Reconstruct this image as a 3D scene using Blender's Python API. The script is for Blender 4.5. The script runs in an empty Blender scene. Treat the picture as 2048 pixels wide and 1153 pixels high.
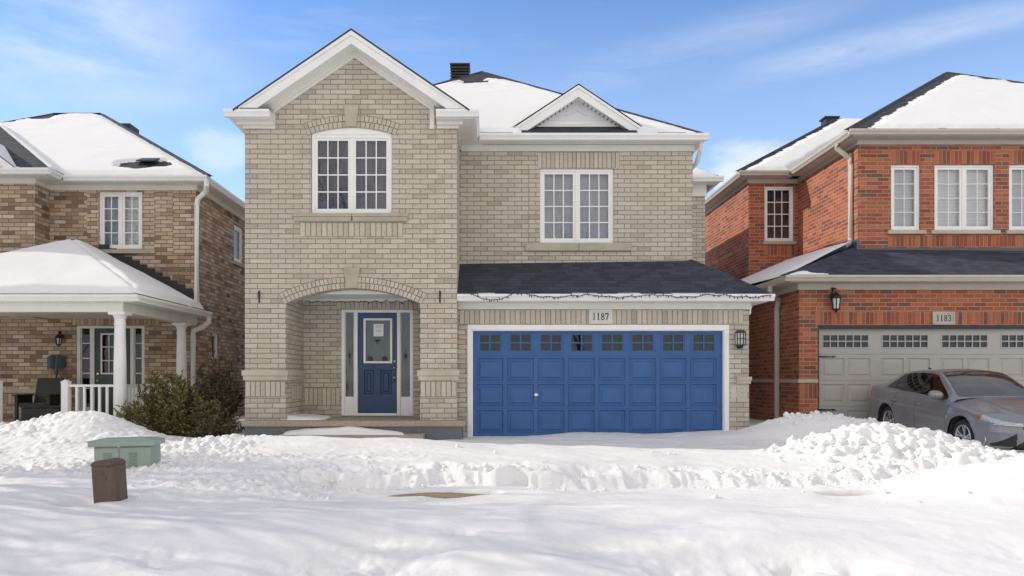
import bpy, bmesh, math, random
import numpy as np
from mathutils import Vector, Matrix

# ---------------------------------------------------------------- camera, sky, sun, exposure
# World origin is the camera; +Y runs from the street towards the houses, metres.
SCN = bpy.context.scene
F, CX, HZ = 1500.0, 975.0, 757.0          # focal length and principal point of the 2048 px photograph
def PX(px, Y): return (px - CX) * Y / F
def PZ(py, Y): return (HZ - py) * Y / F

cam_d = bpy.data.cameras.new('camera')
cam = bpy.data.objects.new('camera', cam_d)
SCN.collection.objects.link(cam)
cam.location = (0, 0, 0)
cam.rotation_euler = (math.radians(90), 0, 0)
cam_d.sensor_width = 36.0
cam_d.lens = 36.0 * F / 2048.0
cam_d.shift_x = (1024 - CX) / 2048.0
cam_d.shift_y = (HZ - 576.5) / 2048.0
cam_d.clip_start = 0.1
cam_d.clip_end = 2000
SCN.camera = cam

SUN_EL, SUN_AZ = math.radians(29), math.radians(-76)   # azimuth from +Y towards +X
SUN_TO = Vector((math.sin(SUN_AZ) * math.cos(SUN_EL), math.cos(SUN_AZ) * math.cos(SUN_EL), math.sin(SUN_EL)))
sd = bpy.data.lights.new('sun', 'SUN')
sd.energy = 2.6
sd.angle = math.radians(0.5)
sd.color = (1.0, 0.93, 0.82)
sun = bpy.data.objects.new('sun', sd)
SCN.collection.objects.link(sun)
sun.rotation_euler = (-SUN_TO).to_track_quat('-Z', 'Y').to_euler()

SCN.view_settings.view_transform = 'Standard'
SCN.view_settings.look = 'None'
SCN.view_settings.gamma = 1
SCN.view_settings.exposure = 0.40
SCN.cycles.max_bounces = 8
SCN.cycles.diffuse_bounces = 5
SCN.cycles.glossy_bounces = 4
SCN.cycles.transparent_max_bounces = 8

class NT:
    """small wrapper for writing node trees"""
    def __init__(s, tree):
        s.t = tree; s.t.nodes.clear()
    def n(s, typ, **kw):
        nd = s.t.nodes.new(typ)
        for k, v in kw.items(): setattr(nd, k, v)
        return nd
    def put(s, sock, v):
        if v is None: return
        if isinstance(v, bpy.types.NodeSocket): s.t.links.new(v, sock)
        elif isinstance(v, (tuple, list)) and len(v) == 3 and sock.type == 'RGBA': sock.default_value = (*v, 1)
        else: sock.default_value = v
    def m(s, op, a, b=None, c=None, clamp=False):
        nd = s.n('ShaderNodeMath', operation=op); nd.use_clamp = clamp
        s.put(nd.inputs[0], a); s.put(nd.inputs[1], b); s.put(nd.inputs[2], c)
        return nd.outputs[0]
    def mix(s, fac, a, b, blend='MIX'):
        nd = s.n('ShaderNodeMix', data_type='RGBA', blend_type=blend)
        s.put(nd.inputs[0], fac); s.put(nd.inputs[6], a); s.put(nd.inputs[7], b)
        return nd.outputs[2]
    def ramp(s, fac, stops, interp='LINEAR'):
        nd = s.n('ShaderNodeValToRGB'); cr = nd.color_ramp; cr.interpolation = interp
        while len(cr.elements) > 1: cr.elements.remove(cr.elements[-1])
        for i, (p, c) in enumerate(stops):
            e = cr.elements[0] if i == 0 else cr.elements.new(p)
            e.position = p; e.color = (*c, 1) if len(c) == 3 else c
        s.put(nd.inputs[0], fac)
        return nd.outputs[0]
    def noise(s, vec, scale, detail=3, rough=0.55, dist=0.0):
        nd = s.n('ShaderNodeTexNoise')
        nd.inputs['Scale'].default_value = scale; nd.inputs['Detail'].default_value = detail
        nd.inputs['Roughness'].default_value = rough; nd.inputs['Distortion'].default_value = dist
        if vec is not None: s.put(nd.inputs['Vector'], vec)
        return nd.outputs[0]
    def mapr(s, v, a, b, c=0.0, d=1.0, smooth=False):
        nd = s.n('ShaderNodeMapRange'); nd.clamp = True
        if smooth: nd.interpolation_type = 'SMOOTHSTEP'
        s.put(nd.inputs[0], v)
        for i, x in enumerate((a, b, c, d)): s.put(nd.inputs[i + 1], x)
        return nd.outputs[0]
    def vmul(s, vec, xyz):
        nd = s.n('ShaderNodeVectorMath', operation='MULTIPLY')
        s.put(nd.inputs[0], vec); nd.inputs[1].default_value = xyz
        return nd.outputs[0]
    def bump(s, h, strength, dist):
        nd = s.n('ShaderNodeBump'); nd.inputs['Strength'].default_value = strength
        nd.inputs['Distance'].default_value = dist; s.put(nd.inputs['Height'], h)
        return nd.outputs[0]

world = bpy.data.worlds.new('World')
SCN.world = world
world.use_nodes = True
w = NT(world.node_tree)
sky = w.n('ShaderNodeTexSky', sky_type='NISHITA')
sky.sun_disc = False
sky.sun_elevation = SUN_EL
sky.sun_rotation = SUN_AZ
sky.altitude = 200
sky.air_density = 1.0; sky.dust_density = 0.05; sky.ozone_density = 1.6
gen = w.n('ShaderNodeTexCoord').outputs['Generated']
gs = w.n('ShaderNodeSeparateXYZ'); w.put(gs.inputs[0], gen)
# high wisps: noise stretched along a slanting direction
rot = w.n('ShaderNodeMapping'); w.put(rot.inputs[0], gen)
rot.inputs['Rotation'].default_value = (0, math.radians(14), math.radians(10))
rot.inputs['Scale'].default_value = (1.5, 3.0, 9.0)
wisp = w.mapr(w.noise(rot.outputs[0], 1.9, 6, 0.6, 0.4), 0.54, 0.86, 0.0, 0.22)
def dirmask(px, py, r0, r1, sx=1.0, sz=1.0):
    d = Vector((PX(px, 1), 1.0, PZ(py, 1))).normalized()
    sub = w.n('ShaderNodeVectorMath', operation='SUBTRACT'); w.put(sub.inputs[0], gen); sub.inputs[1].default_value = d
    ln = w.n('ShaderNodeVectorMath', operation='LENGTH'); w.put(ln.inputs[0], w.vmul(sub.outputs[0], (sx, 1, sz)))
    return w.mapr(ln.outputs['Value'], r0, r1, 1.0, 0.0, True)
puff = w.noise(w.vmul(gen, (1, 1, 1.7)), 9.0, 6, 0.6, 0.3)
def cumulus(px, py, r, sz, gain):
    mk = dirmask(px, py, r * 0.15, r, 1.0, sz)
    return w.mapr(w.m('ADD', w.m('MULTIPLY', mk, 0.55), w.m('MULTIPLY', puff, 0.75)), 0.62, 0.86, 0.0, gain, True)
c1 = cumulus(1500, 345, 0.115, 1.5, 0.6)
c2 = cumulus(445, 300, 0.075, 1.3, 0.35)
c3 = w.m('MULTIPLY', dirmask(110, 55, 0.02, 0.26, 1.0, 2.4), w.mapr(w.noise(w.vmul(gen, (1, 1, 3.0)), 5.0, 6, 0.6, 0.5), 0.34, 0.75, 0.0, 0.75))
# unseen bright cloud added behind the photographer to brighten and warm the shaded fronts
back = w.m('MULTIPLY', w.mapr(gs.outputs[1], 0.25, -0.25, 0, 1, True), w.mapr(gs.outputs[2], 0.06, 0.22, 0.35, 1, True))
back = w.m('MULTIPLY', back, w.mapr(gs.outputs[2], 0.45, 0.80, 1, 0.25, True))
back = w.m('MULTIPLY', back, w.mapr(w.noise(gen, 2.6, 6, 0.6, 0.3), 0.30, 0.55, 0.45, 1.0))
fill_veil = w.m('MULTIPLY', w.mapr(gs.outputs[2], 0.50, 0.72, 0, 0.45, True), w.mapr(w.noise(w.vmul(gen, (1, 1.6, 1)), 2.2, 6, 0.6, 0.4), 0.32, 0.6, 0.35, 1.0))  # unseen overhead cloud, added to pale the windscreen reflection and lift the shade
back = w.m('MAXIMUM', back, fill_veil)
gx_ = w.m('DIVIDE', gs.outputs[0], w.m('MAXIMUM', gs.outputs[1], 0.05)); gz_ = w.m('DIVIDE', gs.outputs[2], w.m('MAXIMUM', gs.outputs[1], 0.05))
def streak(k, c, hw_, x0, x1, x2, x3, gain, sc):
    d = w.m('ABSOLUTE', w.m('SUBTRACT', w.m('SUBTRACT', gz_, w.m('MULTIPLY', gx_, k)), c))
    nz = w.noise(w.vmul(gen, (1.2, 1, 5.0)), sc, 6, 0.65, 0.8)
    return w.m('MULTIPLY', w.m('MULTIPLY', w.mapr(d, hw_, 0.0, 0, gain, True), w.mapr(nz, 0.30, 0.66)), w.m('MULTIPLY', w.mapr(gx_, x0, x1, 0, 1, True), w.mapr(gx_, x2, x3, 1, 0, True)))
wisp = w.m('MAXIMUM', wisp, w.m('MAXIMUM', streak(0.226, 0.329, 0.035, 0.22, 0.5, 0.9, 1.2, 0.42, 4.0), streak(0.30, 0.36, 0.05, 0.0, 0.15, 0.35, 0.6, 0.20, 5.0)))
cl = w.m('MAXIMUM', w.m('MAXIMUM', c1, c2), w.m('MAXIMUM', c3, wisp))
skyc = w.mix(1.0, sky.outputs[0], (0.80, 0.98, 1.22), 'MULTIPLY')
skyc = w.mix(w.mapr(gs.outputs[2], 0.46, 0.16, 0, 0.34), skyc, (5.6, 6.4, 7.6))
skyc = w.mix(w.mapr(gs.outputs[0], -0.05, -0.75, 0, 0.75), skyc, w.mix(1.0, skyc, (0.76, 0.77, 0.87), 'MULTIPLY'))
skyc = w.mix(cl, skyc, (5.6, 5.8, 6.1))
skyc = w.mix(back, skyc, (8.0, 7.15, 6.05))
bg = w.n('ShaderNodeBackground')
w.put(bg.inputs[0], skyc)
bg.inputs[1].default_value = 0.14
out = w.n('ShaderNodeOutputWorld')
w.t.links.new(bg.outputs[0], out.inputs[0])

# ---------------------------------------------------------------- helpers
COL = SCN.collection
class MB:
    """collects polygons for ONE mesh object; UVs are metres along/up each face"""
    def __init__(s, M=None):
        s.v = []; s.f = []; s.mi = []; s.uv = []; s.M = M; s.cur = 0; s.smooth = []
        s.sm = False; s.uvo = (0.0, 0.0); s.turn = False
    def poly(s, pts, uvs=None):
        P = [Vector(p) for p in pts]
        if s.M is not None: P = [s.M @ p for p in P]
        i0 = len(s.v); s.v += [tuple(p) for p in P]
        s.f.append(tuple(range(i0, i0 + len(P)))); s.mi.append(s.cur); s.smooth.append(s.sm)
        if uvs is None:
            n = Vector((0, 0, 0))
            for a in range(len(P)):
                p, q = P[a], P[(a + 1) % len(P)]
                n += Vector(((p.y - q.y) * (p.z + q.z), (p.z - q.z) * (p.x + q.x), (p.x - q.x) * (p.y + q.y)))
            if n.length < 1e-12: n = Vector((0, 0, 1))
            n.normalize()
            if abs(n.z) > 0.97: t, b = Vector((1, 0, 0)), Vector((0, 1, 0))
            else:
                t = Vector((0, 0, 1)).cross(n).normalized(); b = n.cross(t)
            uvs = [(p.dot(t) + s.uvo[0], p.dot(b) + s.uvo[1]) for p in P]
        s.uv += list(uvs)
    def box(s, x0, x1, y0, y1, z0, z1):
        if x0 > x1: x0, x1 = x1, x0
        if y0 > y1: y0, y1 = y1, y0
        if z0 > z1: z0, z1 = z1, z0
        a = [(x0, y0, z0), (x1, y0, z0), (x1, y1, z0), (x0, y1, z0), (x0, y0, z1), (x1, y0, z1), (x1, y1, z1), (x0, y1, z1)]
        for q in ((0, 1, 5, 4), (1, 2, 6, 5), (2, 3, 7, 6), (3, 0, 4, 7), (4, 5, 6, 7), (3, 2, 1, 0)):
            s.poly([a[k] for k in q])
    def prism(s, prof, p0, p1, ex, ey):
        """profile [(a,b)] swept from p0 to p1; point = p + a*ex + b*ey"""
        p0, p1, ex, ey = Vector(p0), Vector(p1), Vector(ex), Vector(ey)
        A = [p0 + ex * a + ey * b for a, b in prof]; B = [p1 + ex * a + ey * b for a, b in prof]
        n = len(prof)
        d = (p1 - p0)
        area = sum(prof[i][0] * prof[(i + 1) % n][1] - prof[(i + 1) % n][0] * prof[i][1] for i in range(n))
        flip = (area > 0) == (ex.cross(ey).dot(d) > 0)
        for i in range(n):
            j = (i + 1) % n
            q = [A[i], A[j], B[j], B[i]]
            s.poly(q if flip else q[::-1])
        s.poly(A[::-1] if flip else A); s.poly(B if flip else B[::-1])
    def tube(s, path, r, k=8, caps=True, rs=None):
        P = [Vector(p) for p in path]; rings = []
        sm = s.sm; s.sm = True
        for i, p in enumerate(P):
            d = (P[min(i + 1, len(P) - 1)] - P[max(i - 1, 0)]).normalized()
            a = d.cross(Vector((0, 0, 1)))
            if a.length < 1e-3: a = d.cross(Vector((0, 1, 0)))
            a.normalize(); b = d.cross(a)
            rr = rs[i] if rs else r
            rings.append([p + (a * math.cos(2 * math.pi * j / k + math.pi / k) + b * math.sin(2 * math.pi * j / k + math.pi / k)) * rr for j in range(k)])
        for i in range(len(P) - 1):
            for j in range(k):
                jj = (j + 1) % k
                s.poly([rings[i][j], rings[i + 1][j], rings[i + 1][jj], rings[i][jj]])
        if caps:
            s.sm = False
            s.poly(rings[0]); s.poly(rings[-1][::-1])
        s.sm = sm
    def lathe(s, prof, c, k=16, axis='z', caps=True):
        """profile [(r,h)] round a vertical axis through c"""
        c = Vector(c); rings = []; sm = s.sm; s.sm = True
        for r, h in prof:
            ring = []
            for j in range(k):
                a = 2 * math.pi * j / k
                if axis == 'z': ring.append(c + Vector((r * math.cos(a), r * math.sin(a), h)))
                elif axis == 'x': ring.append(c + Vector((h, r * math.cos(a), r * math.sin(a))))
                else: ring.append(c + Vector((r * math.sin(a), h, r * math.cos(a))))
            rings.append(ring)
        for i in range(len(rings) - 1):
            for j in range(k):
                jj = (j + 1) % k
                s.poly([rings[i][j], rings[i][jj], rings[i + 1][jj], rings[i + 1][j]])
        if caps:
            s.poly(rings[0][::-1]); s.poly(rings[-1])
        s.sm = sm
    def build(s, name, mats, parent=None, bevel=0.0, weld=False):
        me = bpy.data.meshes.new(name)
        me.from_pydata(s.v, [], s.f)
        uvl = me.uv_layers.new(name='UVMap')
        uvl.data.foreach_set('uv', np.array(s.uv, dtype=np.float32).ravel())
        for m_ in (mats if isinstance(mats, (list, tuple)) else [mats]): me.materials.append(m_)
        me.polygons.foreach_set('material_index', s.mi)
        me.polygons.foreach_set('use_smooth', s.smooth)
        if weld or bevel:
            bm = bmesh.new(); bm.from_mesh(me)
            bmesh.ops.remove_doubles(bm, verts=bm.verts, dist=1e-5)
            bm.to_mesh(me); bm.free()
        me.update()
        o = bpy.data.objects.new(name, me)
        COL.objects.link(o)
        if bevel:
            b = o.modifiers.new('bevel', 'BEVEL'); b.width = bevel; b.segments = 2; b.limit_method = 'ANGLE'; b.angle_limit = math.radians(40)
        if parent is not None: o.parent = parent; o.matrix_parent_inverse = parent.matrix_basis.inverted()
        return o

def grid_mesh(name, V, faces, mat, parent=None, smooth=True):
    """numpy verts (n,3) and quads (m,4) -> object"""
    me = bpy.data.meshes.new(name)
    n, m_ = len(V), len(faces)
    me.vertices.add(n); me.vertices.foreach_set('co', np.ascontiguousarray(V, dtype=np.float32).ravel())
    me.loops.add(m_ * 4); me.loops.foreach_set('vertex_index', np.ascontiguousarray(faces, dtype=np.int32).ravel())
    me.polygons.add(m_)
    me.polygons.foreach_set('loop_start', np.arange(m_, dtype=np.int32) * 4)
    me.polygons.foreach_set('use_smooth', np.full(m_, smooth))
    me.materials.append(mat)
    me.update(calc_edges=True); me.validate()
    o = bpy.data.objects.new(name, me); COL.objects.link(o)
    if parent is not None: o.parent = parent; o.matrix_parent_inverse = parent.matrix_basis.inverted()
    return o

def empty(name, loc, label, cat, group=None):
    o = bpy.data.objects.new(name, None); COL.objects.link(o)
    o.location = loc; o.empty_display_size = 0.2
    return tag(o, label, cat, group)
def tag(o, label, cat, group=None, kind=None):
    o['label'] = label; o['category'] = cat
    if group: o['group'] = group
    if kind: o['kind'] = kind
    return o

# value noise / fbm in numpy
def _hash(ix, iy, seed):
    h = (ix.astype(np.int64) * 374761393 + iy.astype(np.int64) * 668265263 + seed * 974634777) & 0xFFFFFFFF
    h = ((h ^ (h >> 13)) * 1274126177) & 0xFFFFFFFF
    h = h ^ (h >> 16)
    return (h & 0xFFFFFF) / float(0xFFFFFF)
def vnoise(x, y, seed=0):
    ix, iy = np.floor(x), np.floor(y); fx, fy = x - ix, y - iy
    fx = fx * fx * fx * (fx * (fx * 6 - 15) + 10); fy = fy * fy * fy * (fy * (fy * 6 - 15) + 10)
    a, b = _hash(ix, iy, seed), _hash(ix + 1, iy, seed)
    c, d = _hash(ix, iy + 1, seed), _hash(ix + 1, iy + 1, seed)
    return (a + (b - a) * fx) * (1 - fy) + (c + (d - c) * fx) * fy
def fbm(x, y, oct=4, seed=0, gain=0.5):
    t = 0; amp = 1; tot = 0; ca, sa = 0.8, 0.6
    for o in range(oct):
        t = t + amp * (vnoise(x, y, seed + o * 17) - 0.5); tot += amp; amp *= gain
        x, y = (x * ca - y * sa) * 2.03 + 13.7, (x * sa + y * ca) * 2.03 + 7.1
    return t / tot * 2
def cells(x, y, seed=0):
    """rounded lumps: 1 at a cell's seed falling to 0 between cells"""
    ix, iy = np.floor(x), np.floor(y); best = np.full(np.shape(x), 9.0); hh = np.zeros(np.shape(x))
    for dx in (-1, 0, 1):
        for dy in (-1, 0, 1):
            cx, cy = ix + dx, iy + dy
            px, py = cx + _hash(cx, cy, seed), cy + _hash(cx, cy, seed + 5)
            d = (x - px) ** 2 + (y - py) ** 2
            k = d < best
            hh = np.where(k, _hash(cx, cy, seed + 9), hh); best = np.minimum(best, d)
    return np.clip(1 - np.sqrt(best), 0, 1), hh
def sstep(a, b, x):
    t = np.clip((x - a) / (b - a), 0, 1); return t * t * (3 - 2 * t)

# ---------------------------------------------------------------- materials
def new_mat(name):
    m_ = bpy.data.materials.new(name); m_.use_nodes = True
    return m_, NT(m_.node_tree)
def finish(T, base, rough=0.6, metallic=0.0, normal=None, coat=0.0, spec=0.5, **kw):
    b = T.n('ShaderNodeBsdfPrincipled')
    T.put(b.inputs['Base Color'], base); T.put(b.inputs['Roughness'], rough); T.put(b.inputs['Metallic'], metallic)
    b.inputs['Specular IOR Level'].default_value = spec
    if normal is not None: T.put(b.inputs['Normal'], normal)
    if coat: b.inputs['Coat Weight'].default_value = coat; b.inputs['Coat Roughness'].default_value = 0.06
    for k, v in kw.items(): T.put(b.inputs[k], v)
    o = T.n('ShaderNodeOutputMaterial'); T.t.links.new(b.outputs[0], o.inputs[0])
    return b
def paint(name, col, rough=0.45, var=0.12, dirt=0.0, dirtcol=(0.25, 0.22, 0.18), metallic=0.0, scale=3.0, bump=0.0, coat=0.0, spec=0.5):
    m_, T = new_mat(name)
    ob = T.n('ShaderNodeTexCoord').outputs['Object']
    n1 = T.noise(ob, scale, 5, 0.6)
    c = T.mix(T.mapr(n1, 0.3, 0.7), tuple(x * (1 - var) for x in col), tuple(min(1, x * (1 + var * 0.6)) for x in col))
    if dirt:
        st = T.mapr(T.noise(T.vmul(ob, (6, 6, 0.9)), 2.0, 6, 0.65), 0.5, 0.8)
        c = T.mix(T.m('MULTIPLY', st, dirt), c, dirtcol)
    nr = T.bump(T.noise(ob, 90, 3), bump, 0.004) if bump else None
    finish(T, c, T.mapr(T.noise(ob, 11, 4), 0.2, 0.8, rough * 0.8, min(1, rough * 1.25)), metallic, nr, coat, spec)
    return m_
def brick_mat(name, cols, mortar, bw=0.285, bh=0.095, m_=0.014, fleck=0.25, stain=0.12, fleckcol=None):
    mt, T = new_mat(name)
    uv = T.n('ShaderNodeUVMap').outputs[0]
    sp = T.n('ShaderNodeSeparateXYZ'); T.put(sp.inputs[0], uv); u, v = sp.outputs[0], sp.outputs[1]
    wob = T.noise(uv, 14, 2); wob = T.m('MULTIPLY', T.m('SUBTRACT', wob, 0.5), 0.012)
    u = T.m('ADD', u, wob); v = T.m('ADD', v, wob)
    vr = T.m('DIVIDE', v, bh); row = T.m('FLOOR', vr)
    uu = T.m('ADD', T.m('DIVIDE', u, bw), T.m('MULTIPLY', T.m('FLOORED_MODULO', row, 2.0), 0.5))
    col = T.m('FLOOR', uu)
    fu = T.m('MULTIPLY', T.m('FRACT', uu), bw); fv = T.m('MULTIPLY', T.m('FRACT', vr), bh)
    e = T.m('MINIMUM', T.m('MINIMUM', fu, T.m('SUBTRACT', bw, fu)), T.m('MINIMUM', fv, T.m('SUBTRACT', bh, fv)))
    mask = T.mapr(e, m_ * 0.5 - 0.003, m_ * 0.5 + 0.004, 0, 1, True)
    cb = T.n('ShaderNodeCombineXYZ'); T.put(cb.inputs[0], col); T.put(cb.inputs[1], row)
    wn = T.n('ShaderNodeTexWhiteNoise', noise_dimensions='2D'); T.put(wn.inputs['Vector'], cb.outputs[0])
    bc = T.ramp(wn.outputs[0], [(i / max(1, len(cols) - 1), c) for i, c in enumerate(cols)])
    big = T.noise(uv, 0.55, 4, 0.6)
    mid = cols[len(cols) // 2]
    bc = T.mix(T.mapr(big, 0.35, 0.7, 0, stain), bc, tuple(x * 0.72 for x in mid))
    bc = T.mix(T.mapr(T.noise(T.vmul(uv, (1.0, 0.55, 1.0)), 1.1, 5, 0.7), 0.56, 0.74, 0, stain * 2.2), bc, (mid[0] * 0.86, mid[1] * 0.70, mid[2] * 0.55))
    fl = T.noise(uv, 42, 4, 0.7)
    fc = fleckcol or tuple(min(1, x * 1.5) for x in cols[-1])
    bc = T.mix(T.mapr(fl, 0.52, 0.72, 0, fleck), bc, fc)
    bc = T.mix(T.mapr(fl, 0.46, 0.28, 0, fleck), bc, tuple(x * 0.5 for x in cols[0]))
    c = T.mix(mask, mortar, bc)
    h = T.m('ADD', T.m('MULTIPLY', mask, 0.8), T.m('MULTIPLY', fl, 0.25))
    finish(T, c, 0.88, 0, T.bump(h, 0.7, 0.008), spec=0.25)
    return mt
def brick_unit_mat(name, cols, fleck=0.25, fleckcol=None):
    """single modelled bricks: one colour per brick"""
    mt, T = new_mat(name)
    g = T.n('ShaderNodeNewGeometry')
    bc = T.ramp(g.outputs['Random Per Island'], [(i / max(1, len(cols) - 1), c) for i, c in enumerate(cols)])
    uv = T.n('ShaderNodeTexCoord').outputs['Object']
    fl = T.noise(uv, 42, 4, 0.7)
    bc = T.mix(T.mapr(fl, 0.52, 0.72, 0, fleck), bc, fleckcol or tuple(min(1, x * 1.5) for x in cols[-1]))
    bc = T.mix(T.mapr(fl, 0.46, 0.28, 0, fleck), bc, tuple(x * 0.5 for x in cols[0]))
    finish(T, bc, 0.88, 0, T.bump(fl, 0.5, 0.005), spec=0.25)
    return mt
def shingle_mat(name, ca, cb_):
    mt, T = new_mat(name)
    uv = T.n('ShaderNodeUVMap').outputs[0]
    sp = T.n('ShaderNodeSeparateXYZ'); T.put(sp.inputs[0], uv); u, v = sp.outputs[0], sp.outputs[1]
    vr = T.m('DIVIDE', v, 0.143); row = T.m('FLOOR', vr)
    wn1 = T.n('ShaderNodeTexWhiteNoise', noise_dimensions='1D'); T.put(wn1.inputs['W'], row)
    uu = T.m('ADD', T.m('DIVIDE', u, 0.21), T.m('MULTIPLY', wn1.outputs[0], 5.0)); col = T.m('FLOOR', uu)
    c2 = T.n('ShaderNodeCombineXYZ'); T.put(c2.inputs[0], col); T.put(c2.inputs[1], row)
    wn = T.n('ShaderNodeTexWhiteNoise', noise_dimensions='2D'); T.put(wn.inputs['Vector'], c2.outputs[0])
    c = T.mix(wn.outputs[0], ca, cb_)
    gr = T.noise(uv, 130, 2, 0.8)
    c = T.mix(T.mapr(gr, 0.35, 0.7, 0, 0.45), c, tuple(x * 2.0 for x in cb_))
    fv = T.m('FRACT', vr); fu = T.m('FRACT', uu)
    edge = T.m('MULTIPLY', T.mapr(fv, 0.0, 0.10), T.mapr(T.m('MINIMUM', fu, T.m('SUBTRACT', 1.0, fu)), 0, 0.03, 0.6, 1.0))
    c = T.mix(edge, tuple(x * 0.3 for x in ca), c)
    h = T.m('ADD', T.m('SUBTRACT', 1.0, fv), T.m('ADD', T.m('MULTIPLY', wn.outputs[0], 0.5), T.m('MULTIPLY', gr, 0.2)))
    finish(T, c, 0.85, 0, T.bump(h, 0.8, 0.012), spec=0.3)
    return mt
def snow_mat(name, lum=0.80, grain=0.24, sc=60):
    mt, T = new_mat(name)
    ob = T.n('ShaderNodeTexCoord').outputs['Object']
    n1 = T.noise(ob, 1.3, 4); c = T.mix(n1, (lum * 0.985, lum * 0.98, lum * 0.965), (lum, lum * 0.99, lum * 0.97))
    h = T.m('ADD', T.noise(ob, sc, 4, 0.65), T.m('MULTIPLY', T.noise(ob, sc * 0.22, 3, 0.6), 2.2))
    finish(T, c, 0.62, 0, T.bump(h, grain, 0.012), spec=0.25)
    return mt
def stone_mat(name, col, agg=None, sc=70):
    mt, T = new_mat(name)
    ob = T.n('ShaderNodeTexCoord').outputs['Object']
    n1 = T.noise(ob, 2.2, 5, 0.6); f = T.noise(ob, sc, 3, 0.7)
    c = T.mix(T.mapr(n1, 0.3, 0.7), tuple(x * 0.82 for x in col), tuple(x * 1.1 for x in col))
    a = agg or tuple(x * 0.6 for x in col)
    c = T.mix(T.mapr(f, 0.45, 0.62, 0, 0.8 if agg else 0.25), c, a)
    finish(T, c, 0.88, 0, T.bump(f, 0.35, 0.006), spec=0.25)
    return mt
def glass_mat(name, tint=(0.86, 0.88, 0.92), refl=0.055):
    mt, T = new_mat(name)
    tr = T.n('ShaderNodeBsdfTransparent'); T.put(tr.inputs[0], tint)
    gl = T.n('ShaderNodeBsdfGlossy'); gl.inputs['Roughness'].default_value = 0.02
    ob = T.n('ShaderNodeTexCoord').outputs['Object']
    T.put(gl.inputs['Normal'], T.bump(T.noise(ob, 1.6, 2), 0.05, 0.05))
    fr = T.n('ShaderNodeFresnel'); fr.inputs[0].default_value = 1.5
    fac = T.m('ADD', T.m('MULTIPLY', fr.outputs[0], 1.0), refl, clamp=True)
    mx = T.n('ShaderNodeMixShader'); T.put(mx.inputs[0], fac)
    T.t.links.new(tr.outputs[0], mx.inputs[1]); T.t.links.new(gl.outputs[0], mx.inputs[2])
    o = T.n('ShaderNodeOutputMaterial'); T.t.links.new(mx.outputs[0], o.inputs[0])
    return mt
def curtain_mat(name, ca, cb_, freq=9.0, horizontal=False):
    mt, T = new_mat(name)
    ob = T.n('ShaderNodeTexCoord').outputs['Object']
    if horizontal:
        sp = T.n('ShaderNodeSeparateXYZ'); T.put(sp.inputs[0], ob)
        f = T.m('FRACT', T.m('MULTIPLY', sp.outputs[2], freq)); k = T.mapr(f, 0.0, 0.3)
    else:
        k = T.mapr(T.noise(T.vmul(ob, (1, 1, 0.22)), freq, 3, 0.5, 1.5), 0.3, 0.7)
    finish(T, T.mix(k, ca, cb_), 0.9, spec=0.1)
    return mt

BEIGE = [(0.37, 0.325, 0.27), (0.47, 0.425, 0.36), (0.51, 0.465, 0.395), (0.55, 0.505, 0.435), (0.48, 0.41, 0.35), (0.50, 0.46, 0.385)]
TAN = [(0.13, 0.08, 0.058), (0.38, 0.265, 0.185), (0.56, 0.435, 0.32), (0.33, 0.215, 0.155), (0.62, 0.515, 0.415), (0.22, 0.14, 0.10), (0.48, 0.34, 0.215), (0.56, 0.46, 0.35)]
RED = [(0.11, 0.08, 0.07), (0.22, 0.065, 0.04), (0.37, 0.105, 0.052), (0.25, 0.065, 0.042), (0.46, 0.145, 0.065), (0.33, 0.085, 0.045), (0.42, 0.16, 0.085), (0.17, 0.06, 0.045)]
M = {}
M['brick_b'] = brick_mat('beige_brick', BEIGE, (0.215, 0.185, 0.15), m_=0.0125, fleck=0.52)
M['unit_b'] = brick_unit_mat('beige_brick_unit', BEIGE, 0.5)
M['mortar_b'] = stone_mat('dark_mortar', (0.215, 0.185, 0.15))
M['brick_t'] = brick_mat('tan_brick', TAN, (0.15, 0.12, 0.095), fleck=0.3)
M['unit_t'] = brick_unit_mat('tan_brick_unit', TAN, 0.3)
M['mortar_t'] = stone_mat('brown_mortar', (0.15, 0.12, 0.095))
M['brick_r'] = brick_mat('red_brick', RED, (0.42, 0.30, 0.235), m_=0.013, fleck=0.30, fleckcol=(0.52, 0.36, 0.27))
M['unit_r'] = brick_unit_mat('red_brick_unit', RED, 0.28, (0.52, 0.36, 0.27))
M['mortar_r'] = stone_mat('pale_mortar', (0.42, 0.30, 0.235))
M['white'] = paint('white_trim', (0.80, 0.80, 0.79), 0.4, 0.05, 0.06)
M['cream'] = paint('cream_aluminium', (0.74, 0.72, 0.66), 0.45, 0.05, 0.10)
M['taupe'] = paint('taupe_aluminium', (0.50, 0.455, 0.39), 0.45, 0.06, 0.10)
M['siding'] = paint('pale_grey_siding', (0.70, 0.71, 0.73), 0.5, 0.05)
M['stone'] = stone_mat('cast_stone', (0.46, 0.415, 0.345))
M['cap'] = stone_mat('pale_cast_stone', (0.52, 0.475, 0.40))
M['agg'] = stone_mat('exposed_aggregate', (0.42, 0.36, 0.28), (0.20, 0.165, 0.13), 45)
M['bluegrey'] = paint('blue_grey_concrete_paint', (0.13, 0.145, 0.165), 0.8, 0.15, 0.2, bump=0.3)
M['shingle'] = shingle_mat('charcoal_shingle', (0.017, 0.018, 0.022), (0.046, 0.047, 0.054))
M['shingle_b'] = shingle_mat('slate_blue_shingle', (0.017, 0.019, 0.030), (0.050, 0.055, 0.078))
M['dark'] = paint('dark_flashing', (0.022, 0.024, 0.032), 0.5, 0.15)
M['slate'] = paint('slate_flashing', (0.085, 0.095, 0.12), 0.55, 0.15)
M['snow'] = snow_mat('snow')
M['roofsnow'] = snow_mat('roof_snow', 0.81, 0.2, 30)
M['glass'] = glass_mat('window_glass')
M['dglass'] = glass_mat('dark_window_glass', (0.34, 0.34, 0.35), 0.015)
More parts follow.
